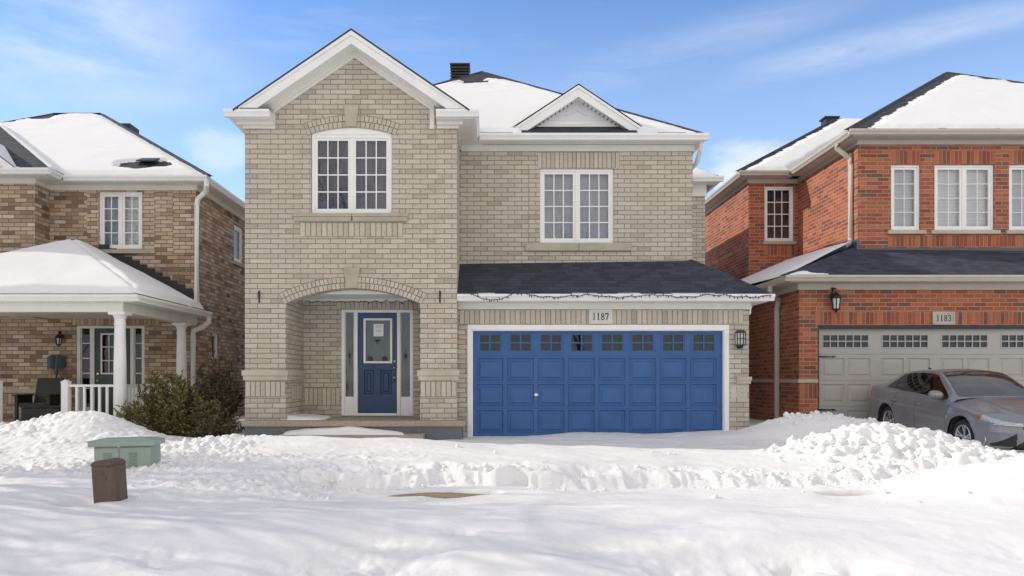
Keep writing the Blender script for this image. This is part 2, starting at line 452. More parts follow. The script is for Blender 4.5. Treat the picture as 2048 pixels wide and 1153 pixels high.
M['blue'] = paint('blue_door_paint', (0.023, 0.097, 0.285), 0.42, 0.14, 0.12, (0.02, 0.05, 0.13), bump=0.15)
M['bluedk'] = paint('dark_blue_groove', (0.012, 0.04, 0.11), 0.6, 0.1)
M['navy'] = paint('navy_door_paint', (0.011, 0.042, 0.125), 0.35, 0.1)
M['garage_t'] = paint('greige_garage_paint', (0.40, 0.385, 0.36), 0.5, 0.05, 0.05, bump=0.1)
M['green'] = paint('pale_green_steel', (0.29, 0.365, 0.31), 0.5, 0.08, 0.2, (0.30, 0.25, 0.18))
M['dgreen'] = paint('dark_green_door', (0.03, 0.055, 0.05), 0.4, 0.1)
M['brown'] = paint('brown_pedestal', (0.105, 0.068, 0.052), 0.6, 0.2, 0.5, (0.18, 0.13, 0.11), bump=0.3)
M['black'] = paint('black_metal', (0.015, 0.015, 0.017), 0.45, 0.1)
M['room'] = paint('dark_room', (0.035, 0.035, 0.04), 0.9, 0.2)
M['cur_a'] = curtain_mat('grey_blue_drape', (0.065, 0.072, 0.125), (0.15, 0.16, 0.235), 5.0)
M['cur_b'] = curtain_mat('grey_sheer', (0.40, 0.44, 0.53), (0.52, 0.555, 0.63), 8.0)
M['cur_d'] = curtain_mat('dim_sheer', (0.055, 0.055, 0.053), (0.10, 0.10, 0.095), 6.0)
M['cur_w'] = curtain_mat('white_blind', (0.74, 0.74, 0.74), (0.90, 0.90, 0.89), 12.0, True)
M['cur_l'] = curtain_mat('pale_blind', (0.60, 0.62, 0.65), (0.72, 0.735, 0.755), 16.0, True)
M['brass'] = paint('tarnished_brass', (0.62, 0.52, 0.34), 0.3, 0.15, metallic=1.0)
M['steel'] = paint('bright_steel', (0.7, 0.7, 0.72), 0.3, 0.1, metallic=1.0)
M['paper'] = paint('white_paper', (0.75, 0.76, 0.77), 0.7, 0.03)
M['ink'] = paint('dark_ink', (0.03, 0.03, 0.035), 0.7, 0.1)
M['greyink'] = paint('grey_ink', (0.3, 0.31, 0.33), 0.8, 0.1)
M['plaque'] = stone_mat('pale_plaque', (0.70, 0.69, 0.66))
M['plaque_t'] = stone_mat('grey_plaque', (0.50, 0.46, 0.40))
M['frost'] = paint('frosted_lamp_glass', (0.62, 0.62, 0.6), 0.3, 0.1)
M['wood'] = paint('pale_wood', (0.40, 0.24, 0.10), 0.6, 0.15)
M['teal'] = paint('blue_plastic', (0.015, 0.05, 0.075), 0.45, 0.1)
M['charplas'] = paint('charcoal_plastic', (0.022, 0.022, 0.026), 0.5, 0.15)
# ---------------------------------------------------------------- snow-covered ground
def smooth_interp(x, xs, ys):
    r = 0
    for k in (-0.14, -0.07, 0, 0.07, 0.14): r = r + np.interp(x + k, xs, ys)
    return r / 5
CUT_Y = 9.85
def cut_line(x):
    b = np.floor(x / 0.62 + 0.31 * vnoise(x * 1.1, x * 0 + 3.1, 8))
    return CUT_Y + 0.22 * (_hash(b, b * 0, 4) - 0.35) + 0.22 * fbm(x * 1.6, x * 0 + 1.7, 4, 21, 0.6)
def ground_h(x, y):
    far = smooth_interp(y, [9.8, 11, 12.3, 13.2, 14.7, 20, 60, 400], [-1.19, -1.17, -1.16, -1.16, -1.13, -1.06, -1.0, -1.0])
    near = smooth_interp(y, [-120, 3.5, 4.8, 5.9, 6.9, 7.6, 8.4, 9.1, 9.9], [-1.95, -1.92, -1.82, -1.63, -1.42, -1.365, -1.40, -1.428, -1.42])
    lft = smooth_interp(y, [-120, 3.5, 4.8, 5.9, 6.9, 7.6, 9.0, 10.6, 12, 14.7, 20, 60, 400],
                        [-1.95, -1.92, -1.82, -1.63, -1.43, -1.375, -1.31, -1.20, -1.14, -1.10, -1.05, -1.0, -1.0])
    yc = cut_line(x)
    wall_w = 0.05 + 0.26 * vnoise(x * 1.3, x * 0 + 5.5, 3) ** 1.5
    gap = sstep(0.62, 0.80, vnoise(x * 0.8 + 3.3, x * 0 + 9.1, 12))        # where the shovel broke through
    st = sstep(yc - wall_w, yc + wall_w * 0.6, y) * (1 - gap) + sstep(yc - 0.5, yc + 0.7, y) * gap
    st = np.clip(st + 0.22 * fbm(x * 5, y * 5, 4, 71) * np.exp(-((y - yc) / 0.25) ** 2), 0, 1.12)
    z = near + (far - near) * st
    z = z - 0.20 * np.clip(fbm(x * 1.5, y * 1.2, 4, 83, 0.6) + 0.12, 0, 1) * np.exp(-((y - yc - 0.16) / 0.22) ** 2) * (1 - gap)
    kl = sstep(-1.9, -3.0, x)
    z = z * (1 - kl) + lft * kl
    kr = sstep(3.1, 4.6, x)                                                # towards the right the trench fills in
    z = z * (1 - kr * sstep(9.2, 9.9, y) * sstep(11.2, 10.3, y) * 0.35) + kr * sstep(9.2, 9.9, y) * sstep(11.2, 10.3, y) * 0.35 * (-1.30)
    g = lambda cx, cy, sx, sy: np.exp(-((x - cx) / sx) ** 2 - ((y - cy) / sy) ** 2)
    z = z + 0.17 * sstep(-5.6, -4.2, x) * sstep(0.3, -1.6, x) * np.exp(-((y - 12.5) / 0.75) ** 2)   # bank before the porch
    z = z + 0.040 * x * sstep(0, 2, x) * sstep(6, 4, x) * sstep(12.0, 14.5, y) * sstep(18, 15, y) * 0.5
    z = z + 0.43 * g(-6.75, 13.0, 0.95, 0.85) + 0.27 * sstep(-6.0, -8.0, x) * np.exp(-((y - 13.1) / 0.9) ** 2)
    z = z + 0.10 * g(-9.0, 11.6, 1.6, 1.0)
    z = z - 0.03 * g(-5.1, 13.2, 0.8, 0.8)
    z = z + (0.50 * sstep(4.5, 6.7, x) + 0.25 * sstep(6.5, 9, x)) * np.exp(-((y - 8.9) / 1.0) ** 2)  # smooth bank on the right
    z = z + 0.45 * g(6.1, 14.0, 0.95, 0.75) + 0.24 * g(7.1, 13.7, 0.7, 0.6) + 0.12 * g(5.2, 13.9, 0.6, 0.7)   # mound by the garage corner
    z = z + 0.36 * g(6.0, 11.35, 0.95, 0.7) + 0.16 * g(5.0, 11.2, 0.8, 0.6) + 0.10 * g(7.0, 11.2, 0.6, 0.6)    # ploughed heap
    # sidewalk scraped bare in two places
    bare = np.exp(-((x + 0.50) / 0.70) ** 4 - ((y - 9.33 - 0.05 * np.sin(x * 6)) / (0.06 + 0.25 * np.clip(1 - np.abs(x + 0.5) / 0.9, 0, 1))) ** 4) + np.exp(-((x - 4.48) / 0.38) ** 4 - ((y - 9.25) / 0.10) ** 4)
    bare = np.clip(bare * (1.2 + 0.5 * fbm(x * 5, y * 5, 3, 41)), 0, 1)
    z = z - 0.03 * np.exp(-((x + 0.5) / 0.8) ** 4 - ((y - 8.75) / 0.35) ** 2) - 0.05 * np.exp(-((x - 4.48) / 0.5) ** 4 - ((y - 8.8) / 0.4) ** 2)
    BARE = sstep(0.15, 0.75, bare)
    # hollow round the brown pedestal, footprints, dents
    z = z - 0.16 * g(-4.52, 8.36, 0.17, 0.2) + 0.035 * g(-4.1, 8.1, 0.3, 0.18) + 0.05 * g(-3.9, 8.75, 0.25, 0.2)
    for cx, cy, s, d in ((-0.28, 7.05, 0.12, 0.055), (-0.9, 6.75, 0.42, 0.10), (1.9, 6.5, 0.5, 0.06), (-0.75, 6.35, 0.20, 0.07), (-1.55, 6.25, 0.24, 0.06), (2.62, 6.45, 0.14, 0.07), (2.35, 6.28, 0.17, 0.07),
                         (3.0, 6.35, 0.15, 0.05), (4.75, 6.6, 0.3, 0.05), (-2.9, 6.4, 0.25, 0.05), (0.9, 6.7, 0.3, 0.05), (1.6, 6.2, 0.25, 0.05), (-0.1, 7.75, 0.14, 0.035)):
        z = z - 1.35 * d * np.exp(-((x - cx) / (s * 1.4)) ** 2 - ((y - cy) / (s * .9)) ** 2) * (0.85 + (0.8 if s < 0.28 else 0.25) * fbm(x * 7, y * 7, 3, 77, 0.5))
    # wind drifts and roughness
    fade = sstep(60, 25, np.abs(y)) * sstep(40, 18, np.abs(x))
    z = z + fade * 0.055 * fbm(x * 0.55, y * 0.75, 4, 1) + fade * 0.020 * fbm(x * 1.6 + y * 0.8, y * 2.6, 4, 5)
    fr = sstep(7.3, 6.5, y)                                                # wind-carved front of the roadside bank
    z = z + fr * 0.10 * fbm(x * 0.6 + y * 0.4, y * 1.1, 3, 31, 0.45) + fr * 0.012 * fbm(x * 3.2 + y, y * 4.5, 4, 33)
    rough = np.clip(sstep(-2.6, -4.5, x) * sstep(9.0, 10.2, y) * sstep(14.2, 12.5, y) + 0.8 * np.exp(-((x + 3.0) / 1.5) ** 2 - ((y - 9.3) / 0.8) ** 2)
                    + 0.30 * np.exp(-((y - 9.9) / 0.35) ** 2) + 0.55 * np.exp(-((x + 2.3) / 1.6) ** 2 - ((y - 11.0) / 0.8) ** 2)
                    + g(6.0, 11.3, 1.5, 1.0) + 0.35 * g(6.1, 14.0, 1.4, 0.8) + 0.5 * sstep(2.6, 4.0, x) * np.exp(-((y - 9.95) / 0.45) ** 2), 0, 1)
    patch = sstep(0.40, 0.62, vnoise(x * 0.9, y * 1.1, 14))
    c1, h1 = cells(x * 6.5, y * 6.5, 2); c2, h2 = cells(x * 14, y * 14, 6)
    lump = 0.05 * sstep(0.45, 0.95, c1) * sstep(0.45, 0.75, h1) + 0.028 * sstep(0.4, 0.95, c2) * sstep(0.4, 0.7, h2) + 0.02 * fbm(x * 7, y * 7, 3, 51)
    z = z + rough * (0.45 + 0.75 * patch) * lump
    z = z + 0.0035 * fbm(x * 9, y * 9, 3, 61) * fade
    z = np.where((y > 8.0) & (y < 10), np.maximum(z, -1.452), z)
    z = z * (1 - BARE) - 1.50 * BARE
    return z
def ground_grid():
    def axis(lo, hi, step, outs):
        core = np.arange(lo, hi + 1e-6, step)
        a = [lo]; d = step
        while a[-1] > outs[0]: d *= 1.22; a.append(a[-1] - d)
        b = [hi]; d = step
        while b[-1] < outs[1]: d *= 1.22; b.append(b[-1] + d)
        return np.concatenate([np.array(a[:0:-1]), core, np.array(b[1:])])
    xs = axis(-9.6, 9.6, 0.024, (-400, 400)); ys = axis(5.2, 14.8, 0.024, (-250, 700))
    X, Y = np.meshgrid(xs, ys)
    Z = ground_h(X, Y)
    V = np.stack([X, Y, Z], -1).reshape(-1, 3)
    nx, ny = len(xs), len(ys)
    i = np.arange(nx * ny).reshape(ny, nx)
    Fq = np.stack([i[:-1, :-1], i[:-1, 1:], i[1:, 1:], i[1:, :-1]], -1).reshape(-1, 4)
    o = grid_mesh('ground', V, Fq, M['snow'])
    o['kind'] = 'structure'
ground_grid()
mb = MB(); mb.box(-30, 30, 8.2, 9.8, -1.70, -1.462)
sw = mb.build('sidewalk', stone_mat('sandy_pavement', (0.36, 0.29, 0.17), (0.24, 0.19, 0.11), 30)); sw['kind'] = 'structure'

def gz(x, y): return float(ground_h(np.array([x]), np.array([y]))[0])

# loose snow lumps
def ico_variants(n=7):
    out = []
    for k in range(n):
        bm = bmesh.new(); bmesh.ops.create_icosphere(bm, subdivisions=2, radius=1.0)
        V = np.array([v.co[:] for v in bm.verts]); Fc = np.array([[v.index for v in f.verts] for f in bm.faces]); bm.free()
        r = 1 + 0.35 * fbm(V[:, 0] * 1.3 + k * 9 + V[:, 2] * 1.1, V[:, 1] * 1.3 - V[:, 2] * 1.7, 3, k) + 0.16 * fbm(V[:, 0] * 4 + V[:, 2] * 3 + k, V[:, 1] * 4 - V[:, 2] * 2, 2, k + 40)
        out.append((V * r[:, None], Fc))
    return out
ICO = ico_variants()
def lumps(name, pts, mat, seed=0):
    """pts: (x, y, z, r); joined irregular lumps"""
    rng = np.random.default_rng(seed); VV = []; FF = []; n = 0
    for (x, y, z, r) in pts:
        V, Fc = ICO[rng.integers(len(ICO))]
        a, b, c = rng.uniform(0, 6.28, 3)
        Rm = np.array(Matrix.Rotation(a, 3, 'X') @ Matrix.Rotation(b, 3, 'Y') @ Matrix.Rotation(c, 3, 'Z'))
        P = (V * rng.uniform(0.7, 1.25, 3)) @ Rm.T * r + np.array([x, y, z])
        VV.append(P); FF.append(Fc + n); n += len(P)
    VV = np.concatenate(VV); FF = np.concatenate(FF)
    me = bpy.data.meshes.new(name)
    me.vertices.add(len(VV)); me.vertices.foreach_set('co', VV.astype(np.float32).ravel())
    me.loops.add(len(FF) * 3); me.loops.foreach_set('vertex_index', FF.astype(np.int32).ravel())
    me.polygons.add(len(FF)); me.polygons.foreach_set('loop_start', np.arange(len(FF), dtype=np.int32) * 3)
    me.polygons.foreach_set('use_smooth', np.full(len(FF), True))
    me.materials.append(mat); me.update(calc_edges=True)
    o = bpy.data.objects.new(name, me); COL.objects.link(o)
    return o
def heap_pts(cx, cy, sx, sy, n, rmin, rmax, rng, bury=0.75):
    P = []
    for _ in range(n):
        x = rng.normal(cx, sx); y = rng.normal(cy, sy)
        r = rmin + (rmax - rmin) * rng.random() ** 2.2
        P.append((x, y, gz(x, y) + r * (0.75 - bury * 2 * rng.random()), r))
    return P
rng = np.random.default_rng(11)
P = heap_pts(5.95, 11.35, 0.60, 0.42, 1200, 0.016, 0.085, rng) + heap_pts(6.75, 11.0, 0.42, 0.34, 560, 0.016, 0.07, rng) + heap_pts(5.2, 11.1, 0.42, 0.28, 300, 0.016, 0.075, rng) + heap_pts(7.0, 10.6, 0.5, 0.22, 260, 0.016, 0.07, rng)
hp = lumps('snow_pile', P, M['snow'], 1); md = hp.modifiers.new('merge', 'REMESH'); md.mode = 'VOXEL'; md.voxel_size = 0.018; md.use_smooth_shade = True
md = hp.modifiers.new('soften', 'SMOOTH'); md.factor = 0.5; md.iterations = 5
for nm_, sc_, st_ in (('crumble', 0.09, 0.05), ('crumble_fine', 0.025, 0.014)):
    tx = bpy.data.textures.new(nm_, 'CLOUDS'); tx.noise_scale = sc_; tx.noise_depth = 2
    md = hp.modifiers.new(nm_, 'DISPLACE'); md.texture = tx; md.strength = st_; md.mid_level = 0.5; md.texture_coords = 'GLOBAL'
tag(hp, 'lumpy ploughed snow heap in front of the silver car', 'snow pile')
P = heap_pts(6.2, 14.1, 0.40, 0.25, 110, 0.012, 0.06, rng) + heap_pts(7.1, 13.6, 0.45, 0.25, 110, 0.012, 0.05, rng)
for _ in range(700):
    k = rng.random()
    if k < 0.25: x = rng.uniform(-2.6, 3.6); y = float(cut_line(np.array([x]))[0]) + rng.normal(0.02, 0.2)
    elif k < 0.47: x = rng.uniform(3.3, 5.6); y = rng.normal(9.85, 0.16)
    elif k < 0.65: x = rng.normal(-3.0, 0.7); y = rng.normal(9.3, 0.42)
    elif k < 0.90: x = rng.uniform(-9, -2.6); y = rng.uniform(9.6, 12.8)
    else: x = rng.uniform(-6, 6); y = rng.uniform(7.6, 12.5)
    r = 0.007 + 0.035 * rng.random() ** 3.5
    P.append((x, y, gz(x, y) + r * 0.25, r))
so = lumps('snow_clumps', P, M['snow'], 3); so['kind'] = 'stuff'; so['label'] = 'loose snow crumbs scattered over the shovelled snow'; so['category'] = 'snow'

# ---------------------------------------------------------------- shared building pieces
def wall_rect(mb, x0, x1, z0, z1, Y, holes=(), depth=0.13, reveal_bottom=True):
    xs = sorted({x0, x1, *[min(max(h[k], x0), x1) for h in holes for k in (0, 1)]})
    zs = sorted({z0, z1, *[min(max(h[k], z0), z1) for h in holes for k in (2, 3)]})
    for i in range(len(xs) - 1):
        for j in range(len(zs) - 1):
            cx, cz = (xs[i] + xs[i + 1]) / 2, (zs[j] + zs[j + 1]) / 2
            if any(h[0] < cx < h[1] and h[2] < cz < h[3] for h in holes): continue
            mb.poly([(xs[i], Y, zs[j]), (xs[i + 1], Y, zs[j]), (xs[i + 1], Y, zs[j + 1]), (xs[i], Y, zs[j + 1])])
    for h in holes:
        a, b, c, d = h[:4]; Y2 = Y + depth
        mb.poly([(a, Y, c), (a, Y, d), (a, Y2, d), (a, Y2, c)][::-1])
        mb.poly([(b, Y, c), (b, Y2, c), (b, Y2, d), (b, Y, d)][::-1])
        mb.poly([(a, Y, d), (b, Y, d), (b, Y2, d), (a, Y2, d)][::-1])
        mb.poly([(a, Y, c), (a, Y2, c), (b, Y2, c), (b, Y, c)][::-1])
def M_left(c):  return Matrix(((0, 1, 0, c), (-1, 0, 0, 0), (0, 0, 1, 0), (0, 0, 0, 1)))   # face looks to -X: local x = -worldY
def M_right(c): return Matrix(((0, -1, 0, c), (1, 0, 0, 0), (0, 0, 1, 0), (0, 0, 0, 1)))   # face looks to +X: local x = worldY
def soldier(name, root, x0, x1, z0, z1, Y, unit, mortar, bw=0.095, gap=0.015, proud=0.006, M_=None):
    mb = MB(M_); n = max(1, round((x1 - x0) / bw)); s = (x1 - x0) / n
    rnd = random.Random(int(abs(x0 * 97 + z0 * 13) * 10))
    for i in range(n):
        d = rnd.uniform(-0.003, 0.003)
        mb.box(x0 + i * s + gap / 2, x0 + (i + 1) * s - gap / 2, Y - proud + d, Y + 0.05, z0 + gap / 2, z1 - gap / 2)
    mb.cur = 1; mb.box(x0, x1, Y - 0.0025, Y + 0.04, z0, z1)
    return mb.build(name, [unit, mortar], root)
def window(root, x0, x1, z0, z1, Y, sashes=2, cols=3, rows=4, mat=None, cur='cur_b', fr=0.055, sash=0.05, mul=0.05, mun=0.022, M_=None, name='window', glass='glass', curtains=None, rec=0.03):
    mat = mat or M['white']
    mb = MB(M_); d0, d1 = Y + rec, Y + rec + 0.09
    mb.box(x0, x1, d0, d1, z1 - fr, z1); mb.box(x0, x1, d0, d1, z0, z0 + fr)
    mb.box(x0, x0 + fr, d0, d1, z0 + fr, z1 - fr); mb.box(x1 - fr, x1, d0, d1, z0 + fr, z1 - fr)
    wv = (x1 - x0 - 2 * fr - (sashes - 1) * mul) / sashes
    for k in range(1, sashes):
        xm = x0 + fr + k * wv + (k - 1) * mul
        mb.box(xm, xm + mul, d0 + 0.004, d1, z0 + fr, z1 - fr)
    w_ = mb.build(name, mat, root, bevel=0.006)
    for k in range(sashes):
        a = x0 + fr + k * (wv + mul); b = a + wv; c, d = z0 + fr, z1 - fr
        mb = MB(M_); e0, e1 = d0 + 0.018, d1 - 0.012
        mb.box(a, b, e0, e1, d - sash, d); mb.box(a, b, e0, e1, c, c + sash); mb.box(a, a + sash, e0, e1, c + sash, d - sash); mb.box(b - sash, b, e0, e1, c + sash, d - sash)
        mb.build('sash', mat, w_, bevel=0.004)
        ga, gb, gc, gd = a + sash, b - sash, c + sash, d - sash
        if cols > 1 or rows > 1:
            mb = MB(M_); m0, m1 = e0 + 0.012, e0 + 0.022
            for i in range(1, cols):
                xm = ga + (gb - ga) * i / cols; mb.box(xm - mun / 2, xm + mun / 2, m0, m1, gc, gd)
            for j in range(1, rows):
                zm = gc + (gd - gc) * j / rows; mb.box(ga, gb, m0 + 0.002, m1 + 0.002, zm - mun / 2, zm + mun / 2)
            mb.build('muntin', mat, w_)
        mb = MB(M_); g0 = e0 + 0.03
        mb.poly([(ga, g0, gc), (gb, g0, gc), (gb, g0, gd), (ga, g0, gd)])
        mb.build('pane', M[glass], w_)
        mb = MB(M_); g0 = d1 + 0.06
        mb.poly([(a - .05, g0, c - .05), (b + .02, g0, c - .05), (b + .02, g0, d + .05), (a - .05, g0, d + .05)])
        mb.build('curtain', M[(curtains or [cur] * sashes)[k]], w_)
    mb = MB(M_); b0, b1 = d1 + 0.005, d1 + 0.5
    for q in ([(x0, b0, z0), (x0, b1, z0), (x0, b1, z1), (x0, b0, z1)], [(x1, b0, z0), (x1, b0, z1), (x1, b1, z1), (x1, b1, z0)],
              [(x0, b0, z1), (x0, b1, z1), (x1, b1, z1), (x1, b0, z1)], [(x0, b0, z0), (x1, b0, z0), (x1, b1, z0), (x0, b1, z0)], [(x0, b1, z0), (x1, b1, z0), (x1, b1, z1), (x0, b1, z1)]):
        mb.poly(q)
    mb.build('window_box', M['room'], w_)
    return w_
GUT = [(0, 0), (0, -0.125), (0.075, -0.125), (0.085, -0.10), (0.10, -0.075), (0.125, -0.045), (0.125, 0.0)]
def gutter(mb, p0, p1, outd): mb.prism(GUT, p0, p1, outd, (0, 0, 1))
def downspout(name, root, path, mat, w_=0.075):
    mb = MB(); mb.tube(path, w_ * 0.62, 8); return mb.build(name, mat, root)
def roof_snow(parent, poly, T=0.06, res=0.05, margins=None, holes=None, seed=0, name='roof_snow', edge=0.10, ragged=0.10, mat=None):
    """snow lying on a planar convex roof face; poly is CCW from outside, poly[0]->poly[1] is the eave"""
    P = [Vector(p) for p in poly]
    n = (P[1] - P[0]).cross(P[2] - P[0]).normalized()
    if n.z < 0:
        P = P[::-1]; n = -n; k_ = len(P)
        if margins: margins = [margins[(k_ - 2 - i) % k_] for i in range(k_)]
    t = Vector((0, 0, 1)).cross(n).normalized(); b = n.cross(t); o = P[0]
    uv = [((p - o).dot(t), (p - o).dot(b)) for p in P]
    us, vs = [q[0] for q in uv], [q[1] for q in uv]
    xs = np.arange(min(us), max(us) + res, res); ys = np.arange(min(vs), max(vs) + res, res)
    U, V_ = np.meshgrid(xs, ys); D = np.full(U.shape, 9.0)
    area = sum(uv[i][0] * uv[(i + 1) % len(uv)][1] - uv[(i + 1) % len(uv)][0] * uv[i][1] for i in range(len(uv)))
    for i in range(len(uv)):
        (a, c), (e, g) = uv[i], uv[(i + 1) % len(uv)]
        L = math.hypot(e - a, g - c)
        if L < 1e-6: continue
        d = ((e - a) * (V_ - c) - (g - c) * (U - a)) / L * (1 if area > 0 else -1)
        k = margins[i] if margins else 0.0
        D = np.minimum(D, d - k)
    D = D + ragged * (fbm(U * 1.3, V_ * 3.5, 4, seed + 3) - 0.1)
    th = T * sstep(0, edge * 2.2, D) ** 0.6 * (1 + 0.25 * fbm(U * 0.8, V_ * 0.8, 3, seed + 6)) + 0.006 * fbm(U * 2.0, V_ * 7.0, 3, seed + 9)
    if holes is not None:
        Wx = o.x + U * t.x + V_ * b.x; Wz = o.z + U * t.z + V_ * b.z; Wy = o.y + U * t.y + V_ * b.y
        th = th - holes(Wx, Wy, Wz, U, V_)
    ok = (D > 0) & (th > 0.006)
    th = np.where(ok, np.maximum(th, 0.012), 0.0)
    pts = np.array(o)[None, None] + U[..., None] * np.array(t) + V_[..., None] * np.array(b) + th[..., None] * np.array(n)
    ny, nx = U.shape; idx = np.arange(nx * ny).reshape(ny, nx)
    q = np.stack([idx[:-1, :-1], idx[:-1, 1:], idx[1:, 1:], idx[1:, :-1]], -1).reshape(-1, 4)
    kk = ok.ravel(); keep = kk[q].sum(1) >= 1
    dn = (D.ravel() > -res * 1.5); keep &= dn[q].all(1)
    q = q[keep]
    # lift skirt vertices a hair off the shingles so that no faces coincide
    Pf = pts.reshape(-1, 3); Pf[~kk] += np.array(n) * 0.004
    used, inv = np.unique(q, return_inverse=True)
    return grid_mesh(name, Pf[used], inv.reshape(-1, 4), mat or M['roofsnow'], parent)
def roof_part(root, polys, mat, name='roof'):
    mb = MB()
    for p in polys:
        P = [Vector(q) for q in p]; n = Vector((0, 0, 0))
        for i in range(len(P)): n += P[i].cross(P[(i + 1) % len(P)])
        mb.poly(p if n.z > 0 else p[::-1])
    return mb.build(name, mat, root)
def digits(txt, x, z, h, Y, root, mat, name='numeral'):
    """serif numerals drawn with strokes"""
    w_ = h * 0.50; s = h * 0.115
    for ch in txt:
        mb = MB(); mb.sm = False
        def bar(pts, r=s):
            for (a, b), (c, d) in zip(pts[:-1], pts[1:]):
                p0, p1 = Vector((x + a * w_, Y, z + b * h)), Vector((x + c * w_, Y, z + d * h))
                dd = (p1 - p0).normalized(); nn = Vector((dd.z, 0, -dd.x)) * r * 0.5; e = dd * r * 0.25
                mb.poly([p0 - e - nn, p0 - e + nn, p1 + e + nn, p1 + e - nn][::-1])
                Y2 = Vector((0, 0.004, 0))
        if ch == '1':
            bar([(0.42, 0), (0.42, 1.0)], s * 1.35); bar([(0.20, 0.03), (0.64, 0.03)], s * 0.7); bar([(0.22, 0.86), (0.42, 0.97)], s * 0.7)
        elif ch == '8':
            for cz, rz, rx in ((0.25, 0.235, 0.40), (0.745, 0.215, 0.33)):
                bar([(0.47 + rx * math.sin(t * math.pi / 7), cz + rz * math.cos(t * math.pi / 7)) for t in range(15)], s)
        elif ch == '7':
            bar([(0.08, 0.80), (0.10, 0.94), (0.85, 0.94)], s * 1.25); bar([(0.85, 0.94), (0.36, 0.0)], s * 1.25)
        elif ch == '3':
            bar([(0.10, 0.80), (0.25, 0.95), (0.5, 0.98), (0.75, 0.88), (0.78, 0.70), (0.62, 0.56), (0.40, 0.53)])
            bar([(0.62, 0.54), (0.84, 0.40), (0.86, 0.22), (0.70, 0.06), (0.45, 0.01), (0.2, 0.06), (0.08, 0.22)])
        mb.build(name, mat, root)
        x += w_ * 1.28
# ---------------------------------------------------------------- the beige brick house in the middle
HB = empty('brick_house', (-0.2, 18, -1.15), 'beige brick two-storey house with blue doors, in the middle', 'house')
Y0, YG, YU, YE, YB = 14.3, 14.72, 15.7, 18.9, 15.66   # gabled block, garage, upper wall, rear wing, porch back wall
bl, br = PX(490, Y0), PX(914, Y0)
gx, gtop = PX(703, Y0 - 0.35), PZ(63, Y0 - 0.35)          # gable ridge
SL = 0.683
pl, pr = PX(572, Y0), PX(840, Y0)                        # porch opening
zs = PZ(607, Y0); za = PZ(577, Y0)
slab = -0.80
arc_c = (pl + pr) / 2; ch = (pr - pl) / 2; rise = za - zs
arc_R = (ch * ch + rise * rise) / (2 * rise); arc_z = za - arc_R
def arcz(x, R=arc_R): return arc_z + math.sqrt(max(0, R * R - (x - arc_c) ** 2))
# front wall with the arched porch opening and the arched window
wl, wr, wb, wt_ = PX(622, Y0), PX(784, Y0), PZ(428, Y0), PZ(268, Y0)
wrise = PZ(255, Y0) - wt_
wc = (wl + wr) / 2; wh = (wr - wl) / 2; wR = (wh * wh + wrise * wrise) / (2 * wrise); wz = wt_ + wrise - wR
mb = MB()
ztop = 5.0
wall_rect(mb, bl, br, zs, wt_, Y0, [(pl, pr, zs, za + 0.3), (wl, wr, wb, wt_)], 0.0001)
mb2 = MB()
for side in (0, 1):
    a, b = ((bl, pl), (pr, br))[side]
    wall_rect(mb, a, b, slab, zs, Y0)
N = 22
for i in range(N):
    a = pl + (pr - pl) * i / N; b = pl + (pr - pl) * (i + 1) / N
    mb.poly([(a, Y0, arcz(a)), (b, Y0, arcz(b)), (b, Y0, za + 0.3), (a, Y0, za + 0.3)])
    mb.poly([(a, Y0, arcz(a)), (a, Y0 + 0.33, arcz(a)), (b, Y0 + 0.33, arcz(b)), (b, Y0, arcz(b))])
    a = wl + (wr - wl) * i / N; b = wl + (wr - wl) * (i + 1) / N
    f = lambda x: wz + math.sqrt(max(0, wR * wR - (x - wc) ** 2))
    mb.poly([(a, Y0, f(a)), (b, Y0, f(b)), (b, Y0, ztop), (a, Y0, ztop)])
    mb.poly([(a, Y0, f(a)), (a, Y0 + 0.12, f(a)), (b, Y0 + 0.12, f(b)), (b, Y0, f(b))])
mb.poly([(bl, Y0, wt_), (wl, Y0, wt_), (wl, Y0, ztop), (bl, Y0, ztop)])
mb.poly([(wr, Y0, wt_), (br, Y0, wt_), (br, Y0, ztop), (wr, Y0, ztop)])
mb.poly([(bl, Y0, ztop), (br, Y0, ztop), (gx, Y0, gtop - 0.22)])
for x in (wl, wr):
    q = [(x, Y0, wb), (x, Y0 + 0.12, wb), (x, Y0 + 0.12, wt_), (x, Y0, wt_)]
    mb.poly(q if x == wl else q[::-1])
mb.poly([(pl, Y0, slab), (pl, YB, slab), (pl, YB, zs + 0.3), (pl, Y0, zs + 0.001)])        # inner left face of the porch
mb.poly([(pr, Y0, slab), (pr, Y0, zs), (pr, YB, zs + 0.3), (pr, YB, slab)])
mb.poly([(bl, Y0, -1.4), (bl, Y0, ztop), (bl, 27, ztop), (bl, 27, -1.4)])
mb.poly([(br, Y0, -1.4), (br, 16.2, -1.4), (br, 16.2, ztop), (br, Y0, ztop)])
mb.build('wall', M['brick_b'], HB)
